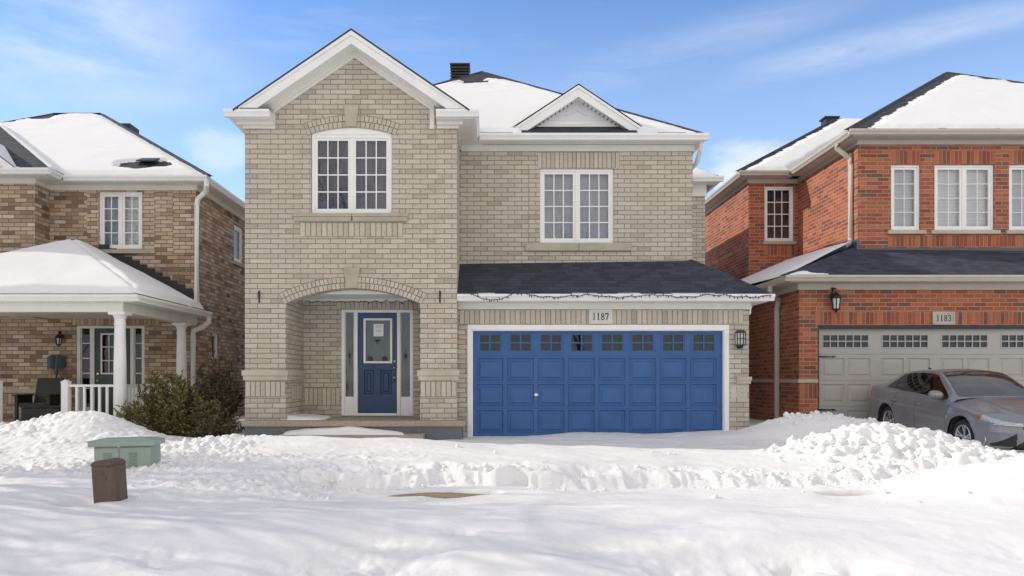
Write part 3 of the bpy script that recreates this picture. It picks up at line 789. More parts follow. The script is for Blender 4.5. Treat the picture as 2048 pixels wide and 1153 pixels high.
# porch back wall, ceiling
mb = MB(); dl, dr, dt = PX(683, YB), PX(826, YB), PZ(620, YB)
wall_rect(mb, pl, pr + 0.25, slab, 1.75, YB, [(dl, dr, slab, dt)], 0.14)
mb.build('wall', M['brick_b'], HB)
mb = MB()
mb.poly([(pl, Y0 + 0.33, 1.665), (pl, YB, 1.665), (pr + .25, YB, 1.665), (pr + .25, Y0 + 0.33, 1.665)][::-1]); mb.poly([(pl, Y0 + .3302, 1.64), (pr, Y0 + .3302, 1.64), (pr, Y0 + .3302, 2.1), (pl, Y0 + .3302, 2.1)])
mb.box(pl, pr, YB - 0.05, YB - 0.003, 1.60, 1.662)
mb.build('porch_ceiling', M['white'], HB)
soldier('soldier_course', HB, PX(683, YB) - 0.1, pr + 0.2, dt + 0.01, dt + 0.25, YB, M['unit_b'], M['mortar_b'])
soldier('soldier_course', HB, pl + 0.02, dl - 0.03, PZ(812, YB), PZ(776, YB), YB, M['unit_b'], M['mortar_b'])
# arch rings of rowlock bricks and keystones
def arch_ring(cx, cz, R0, a0, rows=2, n=30, th=0.112, Y=Y0):
    mb = MB()
    for r in range(rows):
        ra, rb = R0 + r * th, R0 + (r + 1) * th - 0.013
        nn = n + (0 if r == 0 else 2)
        for i in range(nn):
            t0 = -a0 + 2 * a0 * i / nn; t1 = -a0 + 2 * a0 * (i + 1) / nn; e = 0.0065 / R0; t0 += e; t1 -= e
            pr_ = [(cx + ra * math.sin(t0), cz + ra * math.cos(t0)), (cx + ra * math.sin(t1), cz + ra * math.cos(t1)), (cx + rb * math.sin(t1), cz + rb * math.cos(t1)), (cx + rb * math.sin(t0), cz + rb * math.cos(t0))]
            mb.prism(pr_, (0, Y - 0.016, 0), (0, Y + 0.05, 0), (1, 0, 0), (0, 0, 1))
    mb.cur = 1
    K = 24; R1 = R0 + rows * th
    for i in range(K):
        t0 = -a0 + 2 * a0 * i / K; t1 = -a0 + 2 * a0 * (i + 1) / K
        q = [(cx + R0 * math.sin(t0), cz + R0 * math.cos(t0)), (cx + R0 * math.sin(t1), cz + R0 * math.cos(t1)), (cx + R1 * math.sin(t1), cz + R1 * math.cos(t1)), (cx + R1 * math.sin(t0), cz + R1 * math.cos(t0))]
        mb.poly([(a, Y - 0.004, b) for a, b in q])
    mb.build('brick_arch', [M['unit_b'], M['mortar_b']], HB)
arch_ring(arc_c, arc_z, arc_R, math.asin(ch / arc_R) * 1.03, 2, 34)
arch_ring(wc, wz, wR, math.asin(wh / wR) * 1.10, 2, 20, 0.115)
def keystone(x0, x1, z0, z1, splay, Y=Y0):
    mb = MB(); mb.prism([(x0 + splay, z0), (x1 - splay, z0), (x1, z1), (x0, z1)], (0, Y - 0.045, 0), (0, Y + 0.03, 0), (1, 0, 0), (0, 0, 1))
    mb.build('keystone', M['stone'], HB, bevel=0.006)
keystone(PX(688, Y0), PX(720, Y0), PZ(577, Y0), PZ(536, Y0), 0.05)
keystone(PX(688, Y0), PX(718, Y0), PZ(254, Y0), PZ(211, Y0), 0.045)
# corner strips of brick and the piers' stone caps
for a, b, c, d in ((bl, bl + 0.36, PZ(741, Y0), 4.72), (br - 0.36, br, PZ(741, Y0), 4.72), (wl - 0.20, wl - 0.02, wb, wt_ - 0.05), (wr + 0.02, wr + 0.20, wb, wt_ - 0.05), (bl, pl, slab, PZ(795, Y0)), (pr, br, slab, PZ(795, Y0))):
    mb = MB(); mb.uvo = (0.11, 0.0); mb.box(a, b, Y0 - 0.007, Y0 + 0.01, c, d)
    mb.build('corner_brickwork', M['brick_b'], HB)
for a, b, inner in ((bl, pl, 1), (pr, br, 0)):
    soldier('soldier_course', HB, a + 0.01, b - 0.01, PZ(794, Y0), PZ(763, Y0), Y0, M['unit_b'], M['mortar_b'], 0.098, proud=0.012)
    mb = MB()
    za_, zb_, zc_ = PZ(761, Y0), PZ(752, Y0), PZ(741, Y0)
    mb.box(a - 0.03, b + 0.03, Y0 - 0.035, Y0 + 0.06, za_, zb_); mb.box(a - 0.05, b + 0.05, Y0 - 0.055, Y0 + 0.06, zb_, zc_)
    if inner:
        mb.box(b - 0.05, b + 0.028, Y0 + 0.06, YB - 0.002, za_, zb_); mb.box(b - 0.05, b + 0.048, Y0 + 0.06, YB - 0.002, zb_, zc_)
    mb.build('pier_cap', M['cap'], HB, bevel=0.006)
soldier('soldier_course', HB, Y0 + 0.42, YB - 0.05, PZ(800, 15), PZ(771, 15), 0, M['unit_b'], M['mortar_b'], M_=M_right(pl))
for px in (519, 880):                                    # iron hooks on the piers
    mb = MB(); x = PX(px, Y0)
    mb.tube([(x, Y0 - 0.015, PZ(582, Y0)), (x, Y0 - 0.02, PZ(606, Y0))], 0.017, 6); mb.tube([(x, Y0 - 0.02, PZ(590, Y0)), (x + 0.02, Y0 - 0.13, PZ(591, Y0)), (x + 0.02, Y0 - 0.15, PZ(586, Y0))], 0.010, 6)
    mb.build('plant_hook', M['black'], HB)
# upper arched window
w_ = window(HB, wl + 0.01, wr - 0.01, wb, wt_ - 0.01, Y0, 2, 3, 4, cur='cur_a', sash=0.045, fr=0.06, mul=0.06)
mb = MB(); pts = [(wl + 0.01, wt_ - 0.01)] + [(wr - 0.01, wt_ - 0.01)]
K = 16; pts += [(wr - 0.01 - (wr - wl - 0.02) * i / K, wz + math.sqrt(wR * wR - (wr - 0.01 - (wr - wl - 0.02) * i / K - wc) ** 2) - 0.004) for i in range(K + 1)]
mb.prism(pts, (0, Y0 + 0.022, 0), (0, Y0 + 0.10, 0), (1, 0, 0), (0, 0, 1)); mb.build('arched_head', M['white'], w_)
mb = MB(); a, b = PX(588, Y0), PX(817, Y0); m_ = (a + b) / 2 + 0.02
for q in ((a, m_ - 0.004), (m_ + 0.004, b)):
    mb.box(q[0], q[1], Y0 - 0.075, Y0 + 0.10, PZ(435, Y0), PZ(428, Y0)); mb.box(q[0] + 0.01, q[1] - 0.01, Y0 - 0.06, Y0 + 0.05, PZ(444, Y0), PZ(435, Y0))
mb.build('window_sill', M['stone'], HB, bevel=0.008)
soldier('soldier_course', HB, PX(600, Y0), PX(806, Y0), PZ(474, Y0), PZ(445, Y0), Y0, M['unit_b'], M['mortar_b'], 0.105)
# garage wall and upper wall
ux1 = PX(1385, YU); gx1 = PX(1498, YG)
gl, gr, gt = PX(935, YG), PX(1458, YG), PZ(650, YG)
mb = MB(); wall_rect(mb, br - 0.01, gx1, -1.4, PZ(612, YG), YG, [(gl, gr, -1.4, gt)], 0.2)
mb.poly([(gx1, YG, -1.4), (gx1, 19, -1.4), (gx1, 19, 1.55), (gx1, YG, 1.55)])
mb.uvo = (0.1, 0); mb.box(gr + 0.02, gx1, YG - 0.006, YG + 0.01, -1.35, PZ(771, YG))
mb.build('wall', M['brick_b'], HB)
soldier('soldier_course', HB, br + 0.03, gr + 0.28, gt + 0.01, PZ(619, YG) - 0.01, YG, M['unit_b'], M['mortar_b'], 0.1)
soldier('soldier_course', HB, gr + 0.03, gx1 - 0.03, PZ(797, YG), PZ(770, YG), YG, M['unit_b'], M['mortar_b'], 0.1)
mb = MB(); mb.box(gr + 0.14, gx1 + 0.03, YG - 0.03, YG + 0.2, PZ(768, YG), PZ(762, YG)); mb.box(gr + 0.14, gx1 + 0.045, YG - 0.045, YG + 0.2, PZ(762, YG), PZ(754, YG))
mb.build('pier_cap', M['cap'], HB, bevel=0.006)
u0, u1, u2, u3 = PX(1080, YU), PX(1227, YU), PZ(486, YU), PZ(338, YU)
mb = MB(); wall_rect(mb, br - 0.02, ux1, 2.2, 4.8, YU, [(u0, u1, u2, u3)])
mb.poly([(ux1, YU, 1.5), (ux1, YE, 1.5), (ux1, YE, 5), (ux1, YU, 5)])
ex1 = PX(1410, YE); wall_rect(mb, ux1 - 0.1, ex1, 1.2, 4.9, YE)
mb.poly([(ex1, YE, -1.4), (ex1, 27, -1.4), (ex1, 27, 5), (ex1, YE, 5)])
mb.uvo = (0.13, 0)
for a, b in ((u0 - 0.24, u0 - 0.02), (u1 + 0.02, u1 + 0.24)): mb.box(a, b, YU - 0.006, YU + 0.01, u2, u3 + 0.02)
mb.box(ux1 - 0.42, ux1, YU - 0.006, YU + 0.01, 2.5, 4.74)
mb.build('wall', M['brick_b'], HB)
soldier('soldier_course', HB, u0 - 0.05, u1 + 0.13, u3 + 0.01, PZ(305, YU), YU, M['unit_b'], M['mortar_b'], 0.09)
window(HB, u0, u1, u2, u3, YU, 2, 3, 4, cur='cur_b', fr=0.05, sash=0.05, mul=0.055)
mb = MB(); a, b = PX(1050, YU), PX(1262, YU); m_ = PX(1157, YU)
for q in ((a, m_ - 0.004), (m_ + 0.004, b)): mb.box(q[0], q[1], YU - 0.07, YU + 0.10, PZ(503, YU), PZ(487, YU))
mb.build('window_sill', M['stone'], HB, bevel=0.01)
# ---- gable trim
gl_x, gr_x = PX(478, Y0 - .35), PX(930, Y0 - .35)
def rake(side):
    s = -1 if side == 0 else 1
    xe = gl_x if side == 0 else gr_x
    mb = MB()
    ze = gtop - SL * abs(xe - gx)
    vb = 0.235; xl = gx + s * (gtop - vb - ze) / SL
    mb.prism([(gx, gtop - 0.012), (xe, ze), (xl, ze), (gx, gtop - vb)], (0, Y0 - 0.37, 0), (0, Y0 - 0.02, 0), (1, 0, 0), (0, 0, 1))
    mb.prism([(gx, gtop - 0.0), (gx, gtop - 0.085), (xe, ze - 0.085 + 0.06), (xe, ze)], (0, Y0 - 0.395, 0), (0, Y0 - 0.372, 0), (1, 0, 0), (0, 0, 1))
    mb.build('bargeboard', M['white'], HB)
    mb = MB(); zi = PZ(117, Y0); xv = PX(541 if side == 0 else 869, Y0); t = 0.09 * s
    zt = gtop - vb
    mb.prism([(gx, zt - 0.002), (xv, zt - SL * abs(xv - gx)), (xv, 4.75), (xv - t, 4.75), (xv - t, zi - SL * abs(xv - t - gx)), (gx, zi)], (0, Y0 - 0.03, 0), (0, Y0 + 0.02, 0), (1, 0, 0), (0, 0, 1))
    mb.prism([(gx, zt - 0.002), (xv, zt - SL * abs(xv - gx)), (xv, zt - SL * abs(xv - gx) - 0.05), (gx, zt - 0.052)], (0, Y0 - 0.06, 0), (0, Y0 - 0.0301, 0), (1, 0, 0), (0, 0, 1))
    mb.build('rake_frieze', M['cream'], HB)
    # cornice return
    mb = MB(); xo = PX(447, Y0 - .35) if side == 0 else PX(958, Y0 - .35)
    xi = PX(540, Y0 - .3) if side == 0 else PX(872, Y0 - .3)
    yb = 18.0 if side == 0 else YU - 0.40
    gutter(mb, (xi, Y0 - 0.26, 5.0), (xo, Y0 - 0.26, 5.0), (0, -1, 0))
    gutter(mb, (xo - s * 0.126, Y0 - 0.2595, 4.999), (xo - s * 0.126, yb, 4.999), (s, 0, 0))
    mb.build('gutter', M['white'], HB)
    xw = bl if side == 0 else br
    mb = MB()
    mb.box(min(xi, xo - s * .126), max(xi, xo - s * .126), Y0 - 0.258, Y0 + 0.02, 4.86, 4.995)
    mb.box(min(xw - 0.0, xo - s * .126), max(xw, xo - s * .126), Y0 + 0.02, yb, 4.86, 4.995)
    mb.box(min(xi, xw + s * .033), max(xi, xw + s * .033), Y0 - 0.037, Y0 + 0.02, 4.754, 4.859)
    mb.box(min(xi, xw + s * .12), max(xi, xw + s * .12), Y0 - 0.13, Y0 + 0.018, 4.80, 4.858)
    mb.box(min(xw, xw + s * .03), max(xw, xw + s * .03), Y0 + 0.02, yb + 0.3, 4.752, 4.86)
    mb.build('soffit', M['cream'], HB)
    mb = MB(); mb.poly([(xw + s * .0, Y0 - 0.36, 5.004), (xi, Y0 - 0.36, 5.004), (xi, Y0 - 0.0, 5.13), (xw, Y0, 5.13)][::s]); mb.build('roof', M['shingle'], HB)
rake(0); rake(1)
# gable roof: two slopes running back into the hip roof
zL = gtop - SL * (gx - (gl_x - 0.1)); xL = gl_x - 0.1; xR = gr_x + 0.08; zR = gtop - SL * (xR - gx)
th = 0.035
gr_ = roof_part(HB, [[(xL, Y0 - 0.40, zL + th), (gx, Y0 - 0.40, gtop + th), (gx, 18.5, gtop + th), (xL, 18.5, zL + th)],
                     [(xR, Y0 - 0.40, zR + th), (gx, Y0 - 0.40, gtop + th), (gx, 18.5, gtop + th), (xR, 18.5, zR + th)]], M['shingle'])
mb = MB(); mb.prism([(xL, zL), (gx, gtop - 0.001), (xR, zR), (xR, zR + th), (gx, gtop + th), (xL, zL + th)], (0, Y0 - 0.402, 0), (0, Y0 - 0.385, 0), (1, 0, 0), (0, 0, 1)); mb.build('roof_edge', M['dark'], gr_)
# ---- main hip roof
EY = YU - 0.36; EXR, EXL = PX(1415, EY) - 0.1, -4.93; EZ = 5.0; PXK = -0.15; run = EXR - PXK; PK = (PXK, EY + run, EZ + 0.685 * run)
PKb = (PXK, PK[1] + 1.6, PK[2]); yb_ = PKb[1] + run
EXL = PXK - run
A, B_, C_, D_ = (EXL, EY, EZ), (EXR, EY, EZ), (EXR, yb_, EZ), (EXL, yb_, EZ)
mr = roof_part(HB, [[A, B_, PK], [B_, C_, PKb, PK], [C_, D_, PKb], [D_, A, PK, PKb]], M['shingle'])
mb = MB()
for e in (A, B_):
    e = Vector(e); p = Vector(PK); mb.prism([(-0.13, -0.012), (0, 0.035), (0.13, -0.012)], e, p, Vector((1, 0, 0)) if True else 0, (0, 0, 1))
mb.build('hip_cap', M['shingle'], mr)
def patch_main(x, y, z, u, v):
    k = 0.12 * sstep(0.28, -0.22, np.hypot((x - 0.10) * 0.50, (z - PK[2] + 0.05) * 1.5) + 0.34 * fbm(u * 1.1, v * 6, 4, 5) - 0.62)
    k = k + 0.12 * sstep(0.16, -0.08, np.hypot((x + 0.35) * 1.1, (z - PK[2] + 0.30) * 1.0) + 0.30 * fbm(u * 1.3, v * 7, 4, 15) - 0.48)
    k = k + 0.03 * sstep(0.30, 0.6, fbm(u * 0.9, v * 9, 3, 25)) * sstep(1.8, 0.5, PK[2] - z)
    return k + 0.2 * (np.abs(x - PX(1157, 15.6)) < 1.2) * (y < EY + 0.42)
roof_snow(mr, [A, B_, PK], 0.075, 0.045, [0.06, 0.03, 0.05], patch_main, 3, edge=0.12, ragged=0.05)
# rear wing roof with its own eave
wing = roof_part(HB, [[(EXR - .1, YE - 0.3, EZ), (ex1 + 0.36, YE - 0.3, EZ), (ex1 + 0.36 - 2.5, YE + 2.2, EZ + 1.71), (EXR - 2.6, YE + 2.2, EZ + 1.71)], [(ex1 + .36, YE - .3, EZ), (ex1 + .36, 27, EZ), (ex1 - 2.14, 27, EZ + 1.71), (ex1 - 2.14, YE + 2.2, EZ + 1.71)]], M['shingle'])
roof_snow(wing, [(EXR - .1, YE - 0.3, EZ), (ex1 + 0.36, YE - 0.3, EZ), (ex1 + 0.36 - 1.5, YE + 1.2, EZ + 1.03), (EXR - 1.6, YE + 1.2, EZ + 1.03)], 0.07, 0.05, [0.03, .02, 0, 0], None, 8)
mb = MB(); gutter(mb, (ux1, YE - 0.28, EZ), (ex1 + 0.36, YE - 0.28, EZ), (0, -1, 0)); gutter(mb, (ex1 + 0.234, YE - 0.2795, EZ - .001), (ex1 + 0.234, 27, EZ - .001), (1, 0, 0)); mb.build('gutter', M['white'], HB)
mb = MB(); mb.box(ux1, ex1 + 0.3, YE - 0.28, YE + .02, EZ - 0.13, EZ - 0.01); mb.box(ux1, ex1 + 0.03, YE - 0.03, YE + .02, EZ - 0.42, EZ - 0.13); mb.build('soffit', M['cream'], HB)
# main eave
xo2 = PX(1417, EY)
mb = MB(); gutter(mb, (br + 0.42, EY + 0.06, EZ), (xo2, EY + 0.06, EZ), (0, -1, 0)); gutter(mb, (xo2 - 0.126, EY + 0.0605, EZ - .001), (xo2 - 0.126, YE - 0.4, EZ - .001), (1, 0, 0)); mb.build('gutter', M['white'], HB)
mb = MB()
mb.box(br + 0.03, xo2 - 0.128, EY + 0.062, YU + 0.02, EZ - 0.135, EZ - 0.006)
mb.box(ux1, xo2 - 0.128, YU + 0.02, YE - 0.03, EZ - 0.135, EZ - 0.006)
mb.box(br + 0.03, ux1 + 0.035, YU - 0.035, YU + 0.02, 4.745, EZ - 0.135)
mb.box(br + 0.03, ux1 + 0.05, YU - 0.05, YU - 0.035, 4.745, 4.765)
mb.box(ux1, ux1 + 0.035, YU + 0.02, YE - .02, 4.745, EZ - 0.135)
for i in range(90):                                      # soffit vent slots
    mb.cur = 1
    x = br + 0.5 + i * 0.05
    if x < ux1: mb.box(x, x + 0.017, YU - 0.10, YU - 0.06, EZ - 0.139, EZ - 0.1355)
mb.build('soffit', [M['cream'], M['slate']], HB)
downspout('downspout', HB, [(xo2 - 0.10, YU - 0.18, EZ - 0.10), (xo2 - 0.09, YU - 0.10, EZ - 0.25), (ux1 + 0.13, YU + 0.15, EZ - 0.45), (ux1 + 0.05, YU + 0.4, EZ - 0.55), (ux1 + 0.045, YU + 0.55, EZ - 0.7), (ux1 + 0.045, YU + 0.6, 2.5)], M['cream'])
# little gable above the upper window
YD = 15.55; dx0, dx1, dxc = PX(1018, YD), PX(1294, YD), PX(1157, YD); dz0, dz1 = PZ(263, YD), PZ(171, YD); sl2 = (dz1 - dz0) / (dxc - dx0)
yk = EY + (dz1 - EZ) / 0.685
dorm = roof_part(HB, [[(dx0 - .02, YD - 0.02, dz0 + .02), (dxc, YD - 0.02, dz1 + .03), (dxc, yk, dz1 + .03), (dx0 - 0.02, EY + (dz0 - EZ) / .685, dz0 + 0.02)],
                      [(dx1 + .02, YD - 0.02, dz0 + .02), (dxc, YD - 0.02, dz1 + .03), (dxc, yk, dz1 + .03), (dx1 + 0.02, EY + (dz0 - EZ) / .685, dz0 + 0.02)]], M['shingle'])
mb = MB(); hv = 0.235
for s, xe in ((-1, dx0), (1, dx1)):
    xl = dxc + s * (dz1 - hv - dz0) / sl2
    mb.prism([(dxc, dz1), (xe, dz0), (xl, dz0), (dxc, dz1 - hv)], (0, YD, 0), (0, YD + 0.26, 0), (1, 0, 0), (0, 0, 1))
    mb.prism([(dxc, dz1), (xe, dz0), (xe - s * 0.09, dz0), (dxc, dz1 - 0.06)], (0, YD - 0.022, 0), (0, YD - 0.001, 0), (1, 0, 0), (0, 0, 1))
mb.build('bargeboard', M['white'], dorm)
mb = MB(); zt = PZ(253, YD + .25); mb.poly([(dx0 + .2, YD + 0.25, dz0), (dx1 - .2, YD + .25, dz0), (dxc, YD + .25, dz1 - 0.12)])
mb.box(PX(1080, YD + .22), PX(1228, YD + .22), YD + 0.19, YD + 0.25, zt, zt + 0.045)
a = PX(1131, YD + .24); b = PX(1177, YD + .24); c = (a + b) / 2; z1 = PZ(232, YD + .24); z2 = PZ(218, YD + .24)
for i in range(-5, 6):
    zz = zt + 0.12 + (i + 5) * 0.06; hw = (dz1 - 0.2 - zz) / sl2
    if hw > 0.03: mb.box(dxc - hw, dxc + hw, YD + 0.244, YD + 0.2499, zz, zz + 0.008)
mb.prism([(a, z1), (c, z2), (b, z1), (b - 0.05, z1), (c, z2 - 0.04), (a + 0.05, z1)], (0, YD + .225, 0), (0, YD + .2499, 0), (1, 0, 0), (0, 0, 1))
mb.cur = 1
for s in (-1, 1):
    for i in range(12):
        t = 0.12 + i * 0.075; x = dxc + s * t * (1.1); z = dz1 - hv - sl2 * abs(x - dxc)
        if z > dz0 + 0.12: mb.box(x - 0.012, x + 0.012, YD + 0.08, YD + 0.2, z - 0.008, z - 0.004)
mb.build('tympanum', [M['siding'], M['slate']], dorm)
mb = MB(); mb.box(dx0 + 0.3, dx1 - .3, YD + 0.02, YD + 0.255, dz0 - 0.12, dz0 - 0.02 + 0.0); mb.poly([(dx0 + .25, YD - .05, dz0 - .03), (dx1 - .25, YD - .05, dz0 - .03), (dx1 - .25, YD + .255, zt + .001), (dx0 + .25, YD + .255, zt + .001)]); mb.build('roof', M['shingle'], HB)
# roof vent behind the left hip
mb = MB(); vy = 20.6; vx0, vx1 = PX(900, vy), PX(940, vy); z0 = PZ(156, vy) - 0.3; z1 = PZ(131, vy)
mb.box(vx0 + .03, vx1 - .03, vy, vy + 0.5, z0, z1)
for i in range(5): zz = z1 - 0.05 - i * 0.075; mb.prism([(0, 0), (0.05, -0.02), (0.05, -0.05), (0, -0.035)], (vx0, vy, zz), (vx1, vy, zz), (0, -1, 0), (0, 0, 1))
mb.box(vx0 - .0, vx1 + .0, vy - 0.06, vy + 0.56, z1, z1 + 0.04); mb.box(vx0 + .1, vx1 - .1, vy + 0.05, vy + 0.45, z1 + .04, z1 + 0.085)
mb.build('roof_vent', M['black'], HB)
# ---- garage eave and roof
GE = YG - 0.40; gz0 = PZ(589, GE); gz0_main = gz0; gz0_main = gz0; gz0_main = gz0; gz0_main = gz0; gz0_main = gz0; gz0_main = gz0; gz0_main = gz0; gz0_main = gz0; gz0_main = gz0; gz0_main = gz0; gz0_main = gz0; gz0_main = gz0; gz0_main = gz0; gz0_main = gz0; gz0_main = gz0; gz0_main = gz0; gxo = PX(1548, GE); gw = YU; gzt = PZ(533, YU)
cx_, cz_ = PX(1383, YU), PZ(522, YU)
groof = roof_part(HB, [[(br, GE, gz0 - .01), (gxo - .06, GE, gz0 - .01), (cx_, YU, cz_ - 0.0), (br, YU, gzt + 0.05)], [(gxo - .06, GE, gz0 - .01), (gxo - .06, YE, gz0 - .01), (cx_, YE, cz_), (cx_, YU, cz_)]], M['shingle_b'])
mb = MB(); mb.prism([(-0.12, -0.01), (0, 0.03), (0.12, -0.01)], (gxo - .06, GE, gz0 - .01), (cx_, YU, cz_), (1, 0, 0), (0, 0, 1)); mb.build('hip_cap', M['shingle_b'], groof)
roof_snow(groof, [(gxo - .06, GE + .02, gz0 - .01), (gxo - .06, YE, gz0 - .01), (cx_, YE, cz_), (cx_, YU, cz_)], 0.055, 0.04, [0.0, 0, 0, 0.0], None, 14, ragged=0.03)
mb = MB()
mb.box(br, ux1 - 0.02, YU - 0.03, YU - 0.004, gzt - 0.16, gzt + 0.0)
for px in (1166, 1320): x = PX(px, YU); mb.box(x - 0.004, x + 0.004, YU - 0.034, YU - 0.03, gzt - .16, gzt)
mb.prism([(0, 0), (0.14, 0), (0.14, -0.02), (0, -0.02)], (br, YU - 0.03, gzt - 0.15), (ux1 - .02, YU - .03, gzt - 0.15), (0, -0.9, -0.4), (0, 0, 1))
mb.build('wall_flashing', M['shingle_b'], groof)
mb = MB(); gutter(mb, (br + .005, GE + 0.06, gz0), (gxo, GE + 0.06, gz0), (0, -1, 0)); gutter(mb, (gxo - 0.126, GE + .0605, gz0 - .001), (gxo - .126, YE, gz0 - .001), (1, 0, 0)); mb.build('gutter', M['white'], HB)
zf = PZ(619, YG)
mb = MB(); mb.box(br + .005, gxo - .128, GE + 0.062, YG + .02, gz0 - 0.135, gz0 - 0.02); mb.box(gx1, gxo - .128, YG + .02, YE, gz0 - .135, gz0 - .02); mb.box(br + .005, gx1 + .035, YG - 0.035, YG + .015, zf, gz0 - .135)
mb.box(gx1, gx1 + .035, YG + .015, YE, zf, gz0 - .135)
mb.prism([(0, 0), (0.0, -0.17), (0.03, -0.13), (0.03, -0.05), (0.06, 0)], (gx1 + .001, YG - .03, zf + .05), (gx1 + .001, YG + .02, zf + .05), (1, 0, 0), (0, 0, 1))
mb.build('soffit', M['cream'], HB)
roof_snow(groof, [(br + .05, GE - .05, gz0 + .002), (gxo - .05, GE - .05, gz0 + .002), (gxo - .1, GE + .05, gz0 + .02), (br + .05, GE + .05, gz0 + .02)], 0.013, 0.02, [0, 0, 0, 0], lambda x, y, z, u, v: 0.05 * sstep(0.2, 0.5, vnoise(x * 2.2, x * 0, 5) - 0.25), 17, edge=0.02, ragged=0.02)
# garage door with its white casing
mb = MB(); cw = 0.085
mb.box(gl, gl + cw, YG - 0.012, YG + .1, -1.4, gt - .1); mb.box(gr - cw, gr, YG - 0.012, YG + .1, -1.4, gt - .1); mb.box(gl, gr, YG - 0.012, YG + .1, gt - .1, gt)
mb.box(gl + cw, gl + cw + .02, YG + .012, YG + .1, -1.4, gt - .1); mb.box(gr - cw - .02, gr - cw, YG + .012, YG + .1, -1.4, gt - .1); mb.box(gl + cw, gr - cw, YG + .012, YG + .1, gt - .12, gt - .1)
mb.build('garage_frame', M['white'], HB, bevel=0.006)
YD_ = YG + 0.10
g0, g1, gz1 = gl + cw + .002, gr - cw - .002, gt - .10
mb = MB(); mb.cur = 0
def garage_panels(mb, YD_, cols, rows_, gs=0.012):
    """section sheet with moulded panels: a groove, a bevel and a raised field"""
    for (a, b) in cols:
        for (c, d) in rows_:
            for k, (ins, y) in enumerate(((0.0, 0.0), (0.02, 0.022), (0.06, 0.016), (0.085, 0.0))):
                if k == 3: break
            R = [(a, b, c, d, YD_), (a + .018, b - .018, c + .018, d - .018, YD_ + .022), (a + .050, b - .050, c + .050, d - .050, YD_ + .020), (a + .078, b - .078, c + .078, d - .078, YD_ + .004)]
            for p, q in zip(R[:-1], R[1:]):
                Pq = lambda r: [(r[0], r[4], r[2]), (r[1], r[4], r[2]), (r[1], r[4], r[3]), (r[0], r[4], r[3])]
                A_, B2 = Pq(p), Pq(q)
                for i in range(4): j = (i + 1) % 4; mb.poly([A_[i], A_[j], B2[j], B2[i]])
            mb.poly([(R[3][0], R[3][4], R[3][2]), (R[3][1], R[3][4], R[3][2]), (R[3][1], R[3][4], R[3][3]), (R[3][0], R[3][4], R[3][3])])
cols = [(PX(953.5 + 61 * k, YD_), PX(1006.5 + 61 * k, YD_)) for k in range(8)]
rowpx = [(717, 762), (769, 813), (821, 866)]
rows_ = [(PZ(b, YD_), PZ(a, YD_)) for a, b in rowpx]; wrow = (PZ(707, YD_), PZ(665, YD_))
wcols = [(PX(955 + 61 * k, YD_), PX(1005.5 + 61 * k, YD_)) for k in range(8)]
secs = [PZ(y, YD_) for y in (713, 765.5, 817)]
zz = [gz1] + secs + [-1.4]
for si in range(4):
    top, bot = zz[si] - (0.0 if si == 0 else 0.003), zz[si + 1] + 0.003
    hs = [(a, b, wrow[0], wrow[1]) for a, b in wcols] if si == 0 else [(a, b, *rows_[si - 1]) for a, b in cols]
    wall_rect(mb, g0, g1, bot, top, YD_, hs, 0.0001)
garage_panels(mb, YD_, cols, rows_)
mb.cur = 1
for s_ in secs: mb.box(g0, g1, YD_ + 0.004, YD_ + .02, s_ - .004, s_ + .004)
mb.box(g0, g1, YD_ - 0.004, YD_ + .03, gz1 - .012, gz1 + .01)
gd = mb.build('garage_door', [M['blue'], M['bluedk']], HB)
for a, b in wcols:
    mb = MB(); c, d = wrow; e = 0.022
    for q in ((a, b, c, c + e), (a, b, d - e, d), (a, a + e, c + e, d - e), (b - e, b, c + e, d - e)): mb.box(q[0], q[1], YD_ - 0.006, YD_ + .03, q[2], q[3])
    e2 = 0.05
    for q in ((a + e, b - e, c + e, c + e2), (a + e, b - e, d - e2, d - e), (a + e, a + e2, c + e2, d - e2), (b - e2, b - e, c + e2, d - e2)): mb.box(q[0], q[1], YD_ + 0.004, YD_ + .03, q[2], q[3])
    xm, zm = (a + b) / 2, (c + d) / 2
    mb.box(xm - .014, xm + .014, YD_ - 0.002, YD_ + .02, c + e2, d - e2); mb.box(a + e2, b - e2, YD_, YD_ + .02, zm - .012, zm + .012)
    f_ = mb.build('window_frame', M['blue'], gd)
    mb = MB(); mb.poly([(a + e2, YD_ + .024, c + e2), (b - e2, YD_ + .024, c + e2), (b - e2, YD_ + .024, d - e2), (a + e2, YD_ + .024, d - e2)]); mb.build('pane', M['dglass'], f_)
mb = MB(); mb.box(g0, g1, YD_ + 0.12, YD_ + .14, wrow[0] - .1, gz1); mb.build('door_backing', M['cur_d'], gd)
mb = MB(); hx, hz = PX(1072, YD_), PZ(790, YD_)
mb.prism([(-.045, 0), (-.02, -.012), (.02, -.012), (.05, 0.004), (.02, .014), (-.02, .014)], (hx, YD_ - .035, hz), (hx, YD_ - .02, hz), (1, 0, 0), (0, 0, 1)); mb.lathe([(0.03, -.02), (0.03, 0), (0.012, 0.001)], (hx, YD_, hz), 12, 'y'); mb.build('handle', M['steel'], gd)
